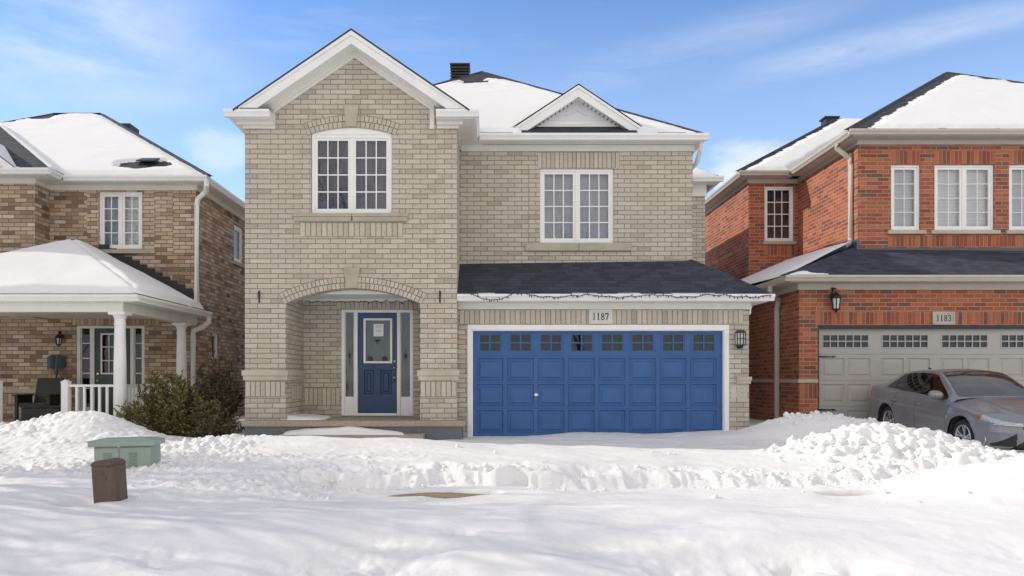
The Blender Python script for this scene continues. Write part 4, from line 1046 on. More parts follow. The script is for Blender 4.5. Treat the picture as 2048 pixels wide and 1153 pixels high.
# ---- porch slab, step, snow on them
sx0, sx1 = PX(482, 14.02), PX(930, 14.02)
mb = MB(); mb.box(sx0, sx1, 14.02, YB, slab - .105, slab); mb.build('porch_slab', M['agg'], HB, bevel=0.012)
mb = MB(); mb.box(sx0 + .06, sx1 - .06, 14.06, YB - .02, -1.5, slab - .105); mb.build('porch_base', M['bluegrey'], HB)
t0, t1 = PX(556, 13.62), PX(846, 13.62)
mb = MB(); mb.box(t0, t1, 13.62, 14.058, -1.03 - .09, -1.03); mb.box(t0 + .04, t1 - .04, 13.66, 14.05, -1.4, -1.12); mb.build('porch_step', M['agg'], HB, bevel=0.012)
def snow_patch(name, x0, x1, y0, y1, z, T, seed, parent, pw=1.0):
    xs = np.arange(x0 - .05, x1 + .05, 0.02); ys = np.arange(y0, y1, 0.02); X, Y = np.meshgrid(xs, ys)
    e = np.minimum(X - x0, x1 - X) / (x1 - x0) * 2 + 0.12 * fbm(X * 3, Y * 3, 3, seed); q = np.clip(e, 0, 1)
    th = T * np.clip(q, 0, 1) ** pw * (1 + 0.2 * fbm(X * 2, Y * 2, 3, seed + 2)) * np.minimum(1, (0.35 + 0.65 * sstep(y0, y0 + 0.10, Y)))
    ok = (q > 0.01); Z = z + np.where(ok, np.maximum(th, 0.008), -0.02)
    V = np.stack([X, Y, Z], -1).reshape(-1, 3); ny, nx = X.shape; i = np.arange(nx * ny).reshape(ny, nx)
    q_ = np.stack([i[:-1, :-1], i[:-1, 1:], i[1:, 1:], i[1:, :-1]], -1).reshape(-1, 4)
    q_ = q_[ok.ravel()[q_].any(1)]
    # front skirt
    V2 = V.copy(); fr = i[0]; base = len(V); Vs = V[fr].copy(); Vs[:, 2] = z - 0.01; V = np.concatenate([V, Vs])
    sk = np.stack([base + np.arange(nx - 1), base + np.arange(1, nx), fr[1:], fr[:-1]], -1)[ok[0][:-1] & ok[0][1:]]
    return grid_mesh(name, V, np.concatenate([q_, sk]), M['roofsnow'], parent)
snow_patch('snow_cover', t0 + .02, t1 - .34, 13.64, 14.05, -1.03, 0.125, 5, HB, 0.5)
snow_patch('snow_cover', pl - 0.9, PX(650, 14.6), 14.33, 15.3, slab, 0.085, 9, HB, 0.45)
# ---- front door with side lights
zt_ = dt; zb_ = slab + 0.02
YDR = YB + 0.03
def px(p): return PX(p, YB)
mb = MB()
posts = [(683, 688.5), (708.5, 715), (794, 800.5), (821.5, 826)]
for a, b in posts: mb.box(px(a), px(b), YDR - .03, YDR + .1, zb_, zt_ - .055)
mb.box(px(683), px(826), YDR - .03, YDR + .1, zt_ - .055, zt_)
mb.box(px(715), px(794), YDR - .06, YDR + .1, zb_, zb_ + 0.05)
fdf = mb.build('door_frame', M['white'], HB, bevel=0.006)
for a, b in ((688.5, 708.5), (800.5, 821.5)):
    mb = MB(); zq = PZ(794, YB)
    mb.box(px(a), px(b), YDR + .0, YDR + .06, zb_, zq); mb.box(px(a) + .03, px(b) - .03, YDR - .008, YDR, zb_ + .06, zq - .04)
    mb.box(px(a), px(a) + .018, YDR, YDR + .06, zq, zt_ - .055); mb.box(px(b) - .018, px(b), YDR, YDR + .06, zq, zt_ - .055)
    sl_ = mb.build('sidelight', M['white'], fdf)
    mb = MB(); mb.poly([(px(a) + .018, YDR + .03, zq), (px(b) - .018, YDR + .03, zq), (px(b) - .018, YDR + .03, zt_ - .055), (px(a) + .018, YDR + .03, zt_ - .055)]); mb.build('pane', M['glass'], fdf)
    mb = MB(); mb.box(px(a), px(b), YDR + .2, YDR + .22, zq - .1, zt_); mb.build('curtain', M['cur_d'], fdf)
    mb = MB(); c = (px(a) + px(b)) / 2; z = PZ(712, YB)
    for k in range(6):
        t = k * math.pi / 3; mb.tube([(c, YDR + .024, z), (c + .055 * math.cos(t), YDR + .024, z + .075 * math.sin(t))], 0.008, 5)
    mb.tube([(c, YDR + .024, z - .2), (c, YDR + .024, z + .16)], 0.004, 5)
    mb.build('glass_motif', M['black'], fdf)
d0, d1 = px(715) + .004, px(794) - .004; zd0, zd1 = zb_ + .05, zt_ - .06
l0, l1, lz0, lz1 = px(727), px(784), PZ(727, YB), PZ(637, YB)
mb = MB(); pc = [(px(727.5), px(747)), (px(760.5), px(783))]; pz_ = (PZ(789, YB), PZ(741, YB))
wall_rect(mb, d0, d1, zd0, zd1, YDR, [(l0, l1, lz0, lz1)] + [(a, b, *pz_) for a, b in pc], 0.03)
garage_panels(mb, YDR, pc, [pz_])
fd = mb.build('front_door', M['navy'], HB)
mb = MB(); e = 0.042
for q in ((l0, l1, lz0, lz0 + e), (l0, l1, lz1 - e, lz1), (l0, l0 + e, lz0 + e, lz1 - e), (l1 - e, l1, lz0 + e, lz1 - e)): mb.box(q[0], q[1], YDR - .018, YDR + .02, q[2], q[3])
mb.build('glass_frame', M['white'], fd, bevel=0.005)
mb = MB(); mb.poly([(l0 + e, YDR + .012, lz0 + e), (l1 - e, YDR + .012, lz0 + e), (l1 - e, YDR + .012, lz1 - e), (l0 + e, YDR + .012, lz1 - e)]); mb.build('pane', M['glass'], fd)
mb = MB(); mb.box(d0, d1, YDR + .16, YDR + .17, lz0 - .1, lz1); mb.build('curtain', M['cur_d'], fd)
mb = MB(); c = (l0 + l1) / 2 - .01; z = PZ(682, YB)
for k in range(8): t = k * math.pi / 4; mb.tube([(c, YDR + .008, z), (c + .07 * math.cos(t), YDR + .008, z + .05 * math.sin(t) - (0.03 if k == 6 else 0))], 0.007, 5)
mb.build('glass_motif', M['black'], fd)
for s in (-1, 1): mb = MB(); mb.lathe([(0.06, 0.0), (0.06, 0.003)], (c + s * .15, YDR + .004, lz0 + e + .05), 14, 'y'); mb.build('glass_motif', M['black'], fd)
hx = px(788.5)
mb = MB(); mb.box(hx - .022, hx + .022, YDR - .012, YDR, PZ(766, YB), PZ(731, YB)); mb.build('handle_plate', M['black'], fd)
mb = MB(); mb.lathe([(0.022, 0), (0.022, -.02), (0.008, -.03)], (hx, YDR - .012, PZ(736, YB)), 12, 'y'); mb.tube([(hx, YDR - .012, PZ(740, YB)), (hx, YDR - .05, PZ(742, YB)), (hx, YDR - .05, PZ(748, YB)), (hx, YDR - .012, PZ(750, YB))], 0.011, 6)
mb.lathe([(0.024, 0), (0.024, -.02), (0.008, -.03)], (hx, YDR - .012, PZ(756, YB)), 12, 'y'); mb.lathe([(0.018, 0), (0.016, -.015)], (hx, YDR - .001, PZ(723, YB)), 12, 'y'); mb.build('handle', M['brass'], fd)
# paper notice on the glass
nt = empty('notice', (px(757), YDR - .02, PZ(673, YB)), 'white printed paper notice taped to the glass of the navy front door', 'notice')
mb = MB(); mb.box(px(746.5), px(766.5), YDR + .006, YDR + .008, PZ(673, YB), PZ(648, YB)); mb.build('paper', M['paper'], nt)
mb = MB()
for k, (y, a, b) in enumerate(((651.5, 752, 762), (654, 751, 763), (660, 752, 761), (662.5, 751, 762))): mb.box(px(a), px(b), YDR + .0045, YDR + .0055, PZ(y + .9, YB), PZ(y, YB))
mb.build('print', M['greyink'], nt)
# ---------------------------------------------------------------- the tan brick house on the left
HL = empty('brick_house', (-10, 21, -1.1), 'mottled tan brick house with a snowy columned porch and dark green door, on the left', 'house')
YL = 18.0; LE = 17.6; LEZ = 4.76; lxr = PX(392, YL); lex = PX(415, LE); ljx = -10.5; YJ = 17.4
w0, w1, w2, w3 = PX(198, YL), PX(284, YL), PZ(498, YL), PZ(384, YL)
dl, dr, dt = PX(153, YL), PX(289, YL), PZ(652, YL)
mb = MB(); wall_rect(mb, ljx, lxr, -1.4, 4.6, YL, [(w0, w1, w2, w3), (dl, dr, -1.4, dt)])
wall_rect(mb, -19, ljx, 1.4, 4.6, YJ); wall_rect(mb, -19, ljx, -1.4, 1.6, YL)
mb.poly([(ljx, YJ, 1.4), (ljx, YL, 1.4), (ljx, YL, 4.6), (ljx, YJ, 4.6)])
mb.uvo = (0.12, 0.04)
for a, b in ((w0 - 0.28, w0 - .01), (w1 + .01, w1 + 0.30), (lxr - 0.55, lxr)): mb.box(a, b, YL - 0.006, YL + .01, w2 - .1, 4.52)
mb.build('wall', M['brick_t'], HL)
s0 = (PX(468, 1), PX(486, 1)); sy0, sy1 = lxr / s0[0], lxr / s0[1]; sz0, sz1 = PZ(524, 20.9), PZ(448, 20.7)
t0 = (PX(424, 1), PX(437, 1)); ty0, ty1 = lxr / t0[0], lxr / t0[1]; tz0, tz1 = PZ(722, 19.3), PZ(666, 19.3)
mb = MB(M_right(lxr)); wall_rect(mb, YL, 30, -1.4, 4.6, 0, [(sy0, sy1, sz0, sz1), (ty0, ty1, tz0, tz1)])
mb.build('wall', M['brick_t'], HL)
window(HL, w0, w1, w2, w3, YL, 2, 2, 4, curtains=['cur_b', 'cur_w'], fr=0.05, sash=0.055, mul=0.05)
window(HL, sy0, sy1, sz0, sz1, 0, 1, 1, 1, cur='cur_b', M_=M_right(lxr), fr=0.07, sash=0.05)
window(HL, ty0, ty1, tz0, tz1, 0, 1, 1, 1, cur='cur_w', M_=M_right(lxr), fr=0.05, sash=0.04)
mb = MB(); mb.box(PX(195, YL), PX(312, YL), YL - 0.07, YL + .08, PZ(508, YL), PZ(500, YL)); mb.build('window_sill', M['stone'], HL, bevel=0.008)
mb = MB(M_right(lxr)); mb.box(sy0 - .1, sy1 + .1, -.05, .05, sz0 - .1, sz0 - .01); mb.build('window_sill', M['stone'], HL)
soldier('soldier_course', HL, dl - .1, dr + .35, dt + .01, dt + .27, YL, M['unit_t'], M['mortar_t'])
mb = MB(); mb.box(-19, PX(97, YL), YL - .04, YL + .04, PZ(786, YL), PZ(779, YL)); mb.build('stone_band', M['stone'], HL)
soldier('soldier_course', HL, -13.5, PX(95, YL), PZ(809, YL), PZ(787, YL), YL, M['unit_t'], M['mortar_t'])
# roof
p = 0.63; tt = 5.2
RA, RB = (lex, LE, LEZ), (-25.0, LE, LEZ); R1 = (lex - tt, LE + tt, LEZ + p * tt); R0 = (PX(110, LE + tt), LE + tt, LEZ + p * tt)
s_ = 5.2; RL = (R0[0] - s_, LE, LEZ)
lr = roof_part(HL, [[RL, RA, R1, R0], [RA, (lex, LE + 2 * tt, LEZ), R1], [(lex, LE + 2 * tt, LEZ), (RL[0], LE + 2 * tt, LEZ), R0, R1], [RL, R0, (RL[0], LE + 2 * tt, LEZ)]], M['shingle'])
mb = MB()
for e, q in ((RA, R1), (R1, R0), (R0, RL)): mb.prism([(-0.14, -0.02), (0, 0.035), (0.14, -0.02)], e, q, (1, 0, 0) if e is not R1 else (0, 1, 0), (0, 0, 1))
mb.build('hip_cap', M['shingle'], lr)
ventx, ventz = PX(291, 19.2), None
vY = LE + (PZ(328, 18.3) - LEZ) / p
def patch_l(x, y, z, u, v):
    top = R1[2] - z
    k = 0.12 * sstep(0.25, -0.1, np.hypot((x - PX(290, 18.2)) * 0.55 / 0.42, (z - PZ(329, 18.2)) / 0.20) - 0.85 + 0.25 * fbm(u * 2, v * 5, 3, 3))
    dd = np.minimum(LEZ + p * (x - RL[0]), R1[2]) - z
    k = k + 0.12 * sstep(0.12, -0.12, dd - 0.24 - 0.55 * fbm(u * .9, v * 5, 4, 5)) * sstep(-12.7, -13.3, x)
    k = k + 0.12 * sstep(0.10, -0.10, dd - 0.05 - 0.35 * fbm(u * .9, v * 5, 4, 6)) * sstep(-13.3, -12.7, x)
    k = k + 0.12 * sstep(0.25, 0.5, fbm(u * .8, v * 7, 4, 9) * .5 + .62 - top * .8) * sstep(R0[0] + .6, R0[0] - .3, x)
    k = k + 0.05 * sstep(0.25, 0.5, fbm(u * .5, v * 9, 3, 12)) * sstep(1.6, .5, top) * sstep(-12.2, -13.0, x)
    return k
roof_snow(lr, [RL, RA, R1, R0], 0.075, 0.05, [0.04, 0.05, 0.05, 0.02], patch_l, 21, ragged=0.04)
# projecting bay's hip roof
JX = -9.92; JE = 17.0; q2 = 3.4
jr = roof_part(HL, [[(-20, JE, LEZ), (JX, JE, LEZ), (JX - q2, JE + q2, LEZ + p * q2), (-20, JE + q2, LEZ + p * q2)], [(JX, JE, LEZ), (JX, LE, LEZ), (JX - q2, LE + q2, LEZ + p * q2), (JX - q2, JE + q2, LEZ + p * q2)]], M['shingle'])
roof_snow(jr, [(-16, JE, LEZ), (JX, JE, LEZ), (JX - q2, JE + q2, LEZ + p * q2), (-16, JE + q2, LEZ + p * q2)], 0.07, 0.05, [0.03, 0.62, 0, 0], None, 23, ragged=0.12)
roof_snow(jr, [(JX, JE, LEZ), (JX, LE, LEZ), (JX - q2, LE + q2, LEZ + p * q2), (JX - q2, JE + q2, LEZ + p * q2)], 0.06, 0.04, [0, 0, 0, 0.0], None, 24, ragged=0.02, edge=0.04)
# little gable on the bay, cut by the frame
gy = 16.95; gxx = PX(33, gy); mb = MB(); hz0 = PZ(339, gy); wd = 1.3
mb.prism([(gxx, hz0), (gxx - wd, hz0 + wd * .75), (gxx - wd, hz0 + wd * .75 - .2), (gxx - .25, hz0)], (0, gy, 0), (0, gy + .2, 0), (1, 0, 0), (0, 0, 1))
mb.prism([(gxx, hz0), (gxx - wd, hz0 + wd * .75), (gxx - 2 * wd, hz0), (gxx - 2 * wd + .25, hz0), (gxx - wd, hz0 + wd * .75 - .2), (gxx - wd, hz0 + wd * .75 - .19)], (0, gy + .001, 0), (0, gy + .2, 0), (1, 0, 0), (0, 0, 1))
mb.build('bargeboard', M['white'], jr)
mb = MB(); mb.poly([(gxx - 2 * wd + .2, gy + .2, hz0), (gxx - .2, gy + .2, hz0), (gxx - wd, gy + .2, hz0 + wd * .7)]); mb.build('tympanum', M['siding'], jr)
mb = MB(); zt2 = hz0 + wd * .75
mb.poly([(gxx + .04, gy - .03, hz0 + .0), (gxx - wd, gy - .03, zt2 + .04), (gxx - wd, gy + 1.9, zt2 + .04), (gxx + .04, gy + .3, hz0)][::-1]); mb.poly([(gxx - wd, gy - .03, zt2 + .04), (gxx - 2 * wd - .04, gy - .03, hz0), (gxx - 2 * wd, gy + .3, hz0), (gxx - wd, gy + 1.9, zt2 + .04)][::-1])
mb.build('roof_snow', M['roofsnow'], jr)
# eaves
mb = MB(); gutter(mb, (JX - .02, LE + .06, LEZ), (lex, LE + .06, LEZ), (0, -1, 0)); gutter(mb, (lex - .126, LE + .0605, LEZ - .001), (lex - .126, 30, LEZ - .001), (1, 0, 0)); gutter(mb, (-20, JE + .06, LEZ), (JX, JE + .06, LEZ), (0, -1, 0)); gutter(mb, (JX - .126, JE + .0605, LEZ - .001), (JX - .126, LE - .066, LEZ - .001), (1, 0, 0)); mb.build('gutter', M['white'], HL)
fz = PZ(381, YL)
mb = MB(); mb.box(ljx, lex - .13, LE + .0625, YL + .02, LEZ - .135, LEZ - .01); mb.box(lxr, lex - .13, YL + .02, 30, LEZ - .135, LEZ - .01); mb.box(ljx, lxr + .03, YL - .03, YL + .02, fz, LEZ - .135); mb.box(lxr, lxr + .03, YL + .02, 30, fz, LEZ - .135)
mb.box(-20, JX - .13, JE + .062, YJ + .02, LEZ - .135, LEZ - .01); mb.box(-20, ljx + .03, YJ - .03, YJ + .02, fz, LEZ - .135); mb.box(ljx, ljx + .03, YJ + .02, YL - .03, fz, LEZ - .135); mb.box(ljx, JX - .13, YJ + .02, LE + .062, LEZ - .135, LEZ - .01)
mb.build('soffit', M['cream'], HL)
downspout('downspout', HL, [(lex - .02, LE + .0, LEZ - .12), (lex - .02, LE + .0, LEZ - .22), (lex - .12, LE + .2, LEZ - .34), (PX(395, YL - .06) + .02, YL - .09, LEZ - .48), (PX(394, YL - .06), YL - .08, LEZ - .62), (PX(394, YL - .06), YL - .08, 1.75)], M['white'], .10)
# vents and stack on the roof
def low_vent(root, x, y, z, w_, d_, h_):
    mb = MB(); mb.prism([(0, 0), (0.06, h_), (d_ - .05, h_ + d_ * p * .8), (d_, d_ * p)], (x - w_ / 2, y, z), (x + w_ / 2, y, z), (0, 1, 0), (0, 0, 1)); mb.prism([(-.03, h_), (d_, h_ + d_ * p * .8), (d_, h_ + d_ * p * .8 + .03), (-.03, h_ + .03)], (x - w_ / 2 - .03, y, z), (x + w_ / 2 + .03, y, z), (0, 1, 0), (0, 0, 1))
    return mb.build('roof_vent', M['black'], root)
vy_ = LE + 0.42; vy_ = LE + (PZ(331, 18.2) - LEZ) / p
low_vent(HL, PX(291, vy_), vy_, LEZ + p * (vy_ - LE), 0.38, 0.30, 0.10)
mb = MB(); mb.box(PX(228, 22), PX(250, 22), 22.3, 22.9, PZ(259, 22), PZ(240, 22)); mb.build('roof_vent', M['black'], HL)
mb = MB(); mb.tube([(PX(417.5, 21.5), 21.5, 4.3), (PX(417.5, 21.5), 21.5, PZ(349, 21.5))], 0.05, 10); mb.build('vent_pipe', M['black'], HL)
# ---- porch
PE = 14.2; pex = PX(278, PE); pz = 1.585; hw = 2.82; sl = (PZ(487, PE + hw) - pz) / hw
ridge = (pex - hw, PE + hw, pz + sl * hw); rback = (pex - hw, YL, pz + sl * hw)
faces = [[(pex - 2 * hw, PE, pz), (pex, PE, pz), ridge], [(pex, PE, pz), (pex, YL, pz), rback, ridge], [(pex - 2 * hw, YL, pz), (pex - 2 * hw, PE, pz), ridge, rback]]
pr_ = roof_part(HL, faces, M['shingle'])
roof_snow(pr_, faces[0], 0.13, 0.045, [0.05, -0.06, -0.06], None, 31, ragged=0.03, edge=0.06)
roof_snow(pr_, faces[1], 0.12, 0.045, [0.06, 0.36, -0.06, -0.06], None, 32, ragged=0.04, edge=0.06)
mb = MB(); prevx = None
n = 13
for i in range(n):                                       # stepped flashing on the brick above the porch roof
    xa = pex - hw + .1 + (hw - .45) * i / n; xb = pex - hw + .1 + (hw - .45) * (i + 1.35) / n; z = pz + sl * (pex - xa); mb.box(xa, min(xb, lxr - .001), YL - .012 - .0005 * (i % 3), YL + .01, z - .30, z + .20)
mb.box(-13, pex - hw - .2, YL - .012, YL + .01, 2.78, 2.93)
mb.poly([(pex - hw, YL - .35, ridge[2] + .006), (pex - hw + .0, YL - .01, ridge[2] + .006), (pex, YL - .01, pz + .006), (pex, YL - .55, pz + .006)][::-1])
mb.build('step_flashing', M['dark'], HL)
mb = MB(); gutter(mb, (-13, PE + .06, pz), (pex, PE + .06, pz), (0, -1, 0)); gutter(mb, (pex - .126, PE + .0605, pz - .001), (pex - .126, YL, pz - .001), (1, 0, 0)); mb.build('gutter', M['white'], HL)
cxl = PX(240, 14.45)
mb = MB(); bz = PZ(625, 14.45)
mb.box(-13, cxl + .11, 14.34, 14.56, bz, pz - .135); mb.box(cxl - .11, cxl + .11, 14.56, YL, bz, pz - .135); mb.box(-13, pex - .13, PE + .062, 14.34, pz - .135, pz - .02); mb.box(cxl + .11, pex - .13, 14.34, YL, pz - .135, pz - .02); mb.box(-13, cxl - .11, 14.56, YL, pz - .16, pz - .13)
mb.build('porch_beam', M['cream'], HL)
def column(x, y):
    mb = MB(); h0, h1 = -1.15, bz
    prof = [(0.15, h0), (0.15, h0 + .06), (0.125, h0 + .10), (0.118, h0 + .14), (0.118, h0 + .8), (0.112, h0 + 1.5), (0.098, h1 - .26), (0.108, h1 - .25), (0.108, h1 - .22), (0.098, h1 - .20), (0.10, h1 - .13), (0.13, h1 - .07), (0.14, h1 - .055)]
    mb.lathe(prof, (x, y, 0), 20); mb.box(x - .155, x + .155, y - .155, y + .155, h1 - .055, h1)
    mb.build('porch_column', M['white'], HL)
column(cxl, 14.45); column(cxl, 17.35)
mb = MB(); mb.box(-13, cxl + .2, 14.25, YL, -1.5, -0.98); mb.build('porch_slab', M['agg'], HL)
# railing: newel, rails and balusters
def railing(pts, root, zt):
    (xa, ya), (xb, yb) = pts; L = math.hypot(xb - xa, yb - ya); ux, uy = (xb - xa) / L, (yb - ya) / L
    mb = MB(); pf = [(-.03, -.045), (.03, -.045), (.03, 0), (-.03, 0)]
    mb.prism(pf, (xa, ya, zt), (xb, yb, zt), (-uy, ux, 0), (0, 0, 1)); mb.prism(pf, (xa, ya, zt - .80), (xb, yb, zt - .80), (-uy, ux, 0), (0, 0, 1))
    o = mb.build('rail', M['white'], root)
    n = max(2, int(L / .137))
    for i in range(1, n):
        x, y = xa + ux * L * i / n, ya + uy * L * i / n
        mb = MB(); mb.box(x - .021, x + .021, y - .021, y + .021, zt - .80, zt - .045); mb.build('baluster', M['white'], root)
RLG = empty('railing', (PX(132, 14.45), 14.45, -1.0), 'white porch railing with square newel post and slim balusters', 'railing')
zt = PZ(769.5, 14.45)
def newel(x, y):
    mb = MB(); mb.box(x - .065, x + .065, y - .065, y + .065, -1.1, zt + .045); mb.box(x - .075, x + .075, y - .075, y + .075, zt + .045, zt + .06); mb.prism([(-.06, 0), (.06, 0), (0, .035)], (x, y - .06, zt + .06), (x, y + .06, zt + .06), (1, 0, 0), (0, 0, 1)); mb.build('newel_post', M['white'], RLG)
nx_ = PX(132.5, 14.45)
newel(nx_, 14.45); newel(PX(-6, 14.45), 14.45)
railing([(nx_ + .06, 14.45), (cxl - .1, 14.45)], RLG, zt); railing([(cxl, 14.56), (cxl, 17.25)], RLG, zt)
downspout('downspout', HL, [(pex - .05, YL - .10, pz - .12), (pex - .06, YL - .09, pz - .24), (pex - .2, YL - .08, pz - .36), (lxr - .02, YL - .10, pz - .46), (lxr - .03, YL - .10, pz - .62), (lxr - .03, YL - .10, -1.1)], M['cream'], .10)
# door
def px(q): return PX(q, YL)
DY = YL + .04; zb_ = -.98
mb = MB()
for a, b in ((153, 160), (180, 188), (260, 267), (284, 289)): mb.box(px(a), px(b), DY - .03, DY + .1, zb_, dt - .06)
mb.box(px(153), px(289), DY - .03, DY + .1, dt - .06, dt)
fr_ = mb.build('door_frame', M['cream'], HL, bevel=.006)
mb = MB(); l0, l1, z0, z1 = px(200), px(250), PZ(749, YL), PZ(667, YL)
wall_rect(mb, px(188), px(260), zb_, dt - .06, DY, [(l0, l1, z0, z1)], .03); ld = mb.build('front_door', M['dgreen'], HL)
mb = MB(); e = .035
for q in ((l0, l1, z0, z0 + e), (l0, l1, z1 - e, z1), (l0, l0 + e, z0 + e, z1 - e), (l1 - e, l1, z0 + e, z1 - e)): mb.box(q[0], q[1], DY - .015, DY + .01, q[2], q[3])
for i in (1, 2): x = l0 + (l1 - l0) * i / 3; mb.box(x - .01, x + .01, DY - .008, DY + .008, z0 + e, z1 - e)
for j in (1, 2): z = z0 + (z1 - z0) * j / 3; mb.box(l0 + e, l1 - e, DY - .010, DY + .008, z - .01, z + .01)
mb.build('glass_frame', M['white'], ld)
mb = MB(); mb.poly([(l0, DY + .015, z0), (l1, DY + .015, z0), (l1, DY + .015, z1), (l0, DY + .015, z1)]); mb.build('pane', M['dglass'], ld)
mb = MB(); mb.box(px(150), px(292), YL + .3, YL + .32, zb_, dt); mb.build('hall', M['room'], HL)
mb = MB(); mb.lathe([(.03, 0), (.03, -.03), (.012, -.05)], (px(194.5), DY, PZ(762, YL)), 12, 'y'); mb.lathe([(.03, 0), (.028, -.02)], (px(194.5), DY, PZ(748, YL)), 12, 'y'); mb.build('handle', M['brass'], ld)
for a, b in ((160, 180), (267, 284)):
    mb = MB(); z0 = PZ(815, YL); z1 = dt - .06
    for j in range(1, 5): z = z1 - (z1 - PZ(783, YL)) * j / 4.2; mb.box(px(a), px(b), DY, DY + .02, z - .012, z + .012)
    mb.box(px(a), px(a) + .025, DY, DY + .04, zb_, z1); mb.box(px(b) - .025, px(b), DY, DY + .04, zb_, z1); mb.box(px(a) + .025, px(b) - .025, DY, DY + .04, zb_, z0)
    mb.build('sidelight', M['cream'], fr_)
    mb = MB(); mb.poly([(px(a), DY + .024, z0), (px(b), DY + .024, z0), (px(b), DY + .024, z1), (px(a), DY + .024, z1)]); mb.build('pane', M['dglass'], fr_)
# ---------------------------------------------------------------- the red brick house on the right
HR = empty('brick_house', (11, 22, -1.1), 'red brick two-storey house with grey-beige garage door, on the right', 'house')
RG, RU, RW = 16.9, 18.1, 21.6
rgl, rul, rwl = PX(1598, RG), PX(1716, RU), PX(1497, RW)
REZ = 5.876; RE = 17.7; rex = PX(1698, RE); pR = 0.63
bex, BE = 7.13, 21.24
go0, got = PX(1636, RG), PZ(657, RG); go1 = go0 + 5.52
fz = PZ(290, RU)
wins = [(1782, 1840, 1, 2), (1869, 1988, 2, 2), (2018, 2076, 1, 2)]
wz0, wz1 = PZ(461, RU), PZ(330, RU)
mb = MB(); wall_rect(mb, rul, 20, 2.2, 5.75, RU, [(PX(a, RU), PX(b, RU), wz0, wz1) for a, b, _, _ in wins])
wall_rect(mb, rgl, go1 + 1.5, -1.4, 2.1, RG, [(go0, go1, -1.4, PZ(651, RG))], .2)
mb.uvo = (.13, 0)
mb.box(rul, rul + .32, RU - .006, RU + .01, 3.1, 5.62); mb.box(PX(1843, RU), PX(1866, RU), RU - .006, RU + .01, wz0 - .1, 5.6); mb.box(PX(1991, RU), PX(2015, RU), RU - .006, RU + .01, wz0 - .1, 5.6)
mb.build('wall', M['brick_r'], HR)
mb = MB(M_left(rul)); wall_rect(mb, -RW, -RU, 1.8, 5.75, 0); mb.build('wall', M['brick_r'], HR)
mb = MB(M_left(rgl)); wall_rect(mb, -27, -RG, -1.4, 2.1, 0); mb.build('wall', M['brick_r'], HR)
bw0, bw1, bz0, bz1 = PX(1529, RW), PX(1587, RW), PZ(483, RW), PZ(373, RW)
mb = MB(); wall_rect(mb, rwl, rul + .02, 1.4, 5.75, RW, [(bw0, bw1, bz0, bz1)]); mb.build('wall', M['brick_r'], HR)
mb = MB(M_left(rwl)); wall_rect(mb, -30, -RW, -1.4, 5.75, 0); mb.build('wall', M['brick_r'], HR)
for (a, b, s, c), cu in zip(wins, ('cur_l', 'cur_w', 'cur_l')):
    window(HR, PX(a, RU), PX(b, RU), wz0, wz1, RU, s, c, 4, cur=cu, fr=.05, sash=.055, mul=.06, mun=.018)
    mb = MB(); mb.box(PX(a - 8, RU), PX(b + 10, RU), RU - .07, RU + .08, PZ(469, RU), PZ(461.5, RU)); mb.build('window_sill', M['cap'], HR, bevel=.008)
    soldier('soldier_course', HR, PX(a, RU), PX(b, RU), wz1 + .01, PZ(302, RU), RU, M['unit_r'], M['mortar_r'])
soldier('soldier_course', HR, PX(1776, RU), 13.6, PZ(494, RU), PZ(471, RU), RU, M['unit_r'], M['mortar_r'])
window(HR, bw0, bw1, bz0, bz1, RW, 1, 3, 4, cur='room', fr=.05, sash=.05, mun=.025)
mb = MB(); mb.box(bw0 - .06, bw1 + .06, RW - .06, RW + .08, bz0 - .09, bz0 - .005); mb.build('window_sill', M['stone'], HR)
soldier('soldier_course', HR, bw0 - .03, bw1 + .03, bz0 - .40, bz0 - .1, RW, M['unit_r'], M['mortar_r'])
# main roof
t = 6.0; RXR = rex + 2 * t
PKR = (rex + t, RE + t, REZ + pR * t)
A, B_, C_, D_ = (rex, RE, REZ), (RXR, RE, REZ), (RXR, RE + 2 * t, REZ), (rex, RE + 2 * t, REZ)
rr = roof_part(HR, [[A, B_, PKR], [B_, C_, PKR], [D_, A, PKR], [C_, D_, PKR]], M['shingle'])
mb = MB()
for e in (A, B_): mb.prism([(-.14, -.02), (0, .035), (.14, -.02)], e, PKR, (1, 0, 0), (0, 0, 1))
mb.build('hip_cap', M['shingle'], rr)
def patch_r(x, y, z, u, v):
    top = PKR[2] - z; d = (RXR - x) - (y - RE)     # distance from the right hip
    k = .12 * sstep(.25, .45, .30 * fbm(u * .8, v * 5, 4, 3) + .72 - d * .55 * sstep(0, .2, top) - .1) * sstep(PKR[0] - .1, PKR[0] + .5, x) * sstep(1.45, .9, top + .25 * fbm(u, v * 3, 3, 8))
    return k + .03 * sstep(.28, .55, fbm(u * .7, v * 9, 3, 14)) * sstep(2.2, .8, top)
roof_snow(rr, [A, B_, PKR], .075, .05, [.05, .03, .30], patch_r, 41, ragged=.10)
br_ = roof_part(HR, [[(bex, BE, REZ), (rex, BE, REZ), (rex + 5.2, BE + 5.2, REZ + pR * 5.2), (bex + 5.2, BE + 5.2, REZ + pR * 5.2)], [(bex, BE, REZ), (bex, 32, REZ), (bex + 5.2, 32, REZ + pR * 5.2), (bex + 5.2, BE + 5.2, REZ + pR * 5.2)]], M['shingle'])
mb = MB(); mb.prism([(-.14, -.02), (0, .035), (.14, -.02)], (bex, BE, REZ), (bex + 5.2, BE + 5.2, REZ + pR * 5.2), (1, 0, 0), (0, 0, 1)); mb.build('hip_cap', M['shingle'], br_)
roof_snow(br_, [(bex, BE, REZ), (rex - .0, BE, REZ), (rex + 5.2, BE + 5.2, REZ + pR * 5.2), (bex + 5.2, BE + 5.2, REZ + pR * 5.2)], .07, .05, [.03, .0, .1, .12], None, 43, ragged=.06)
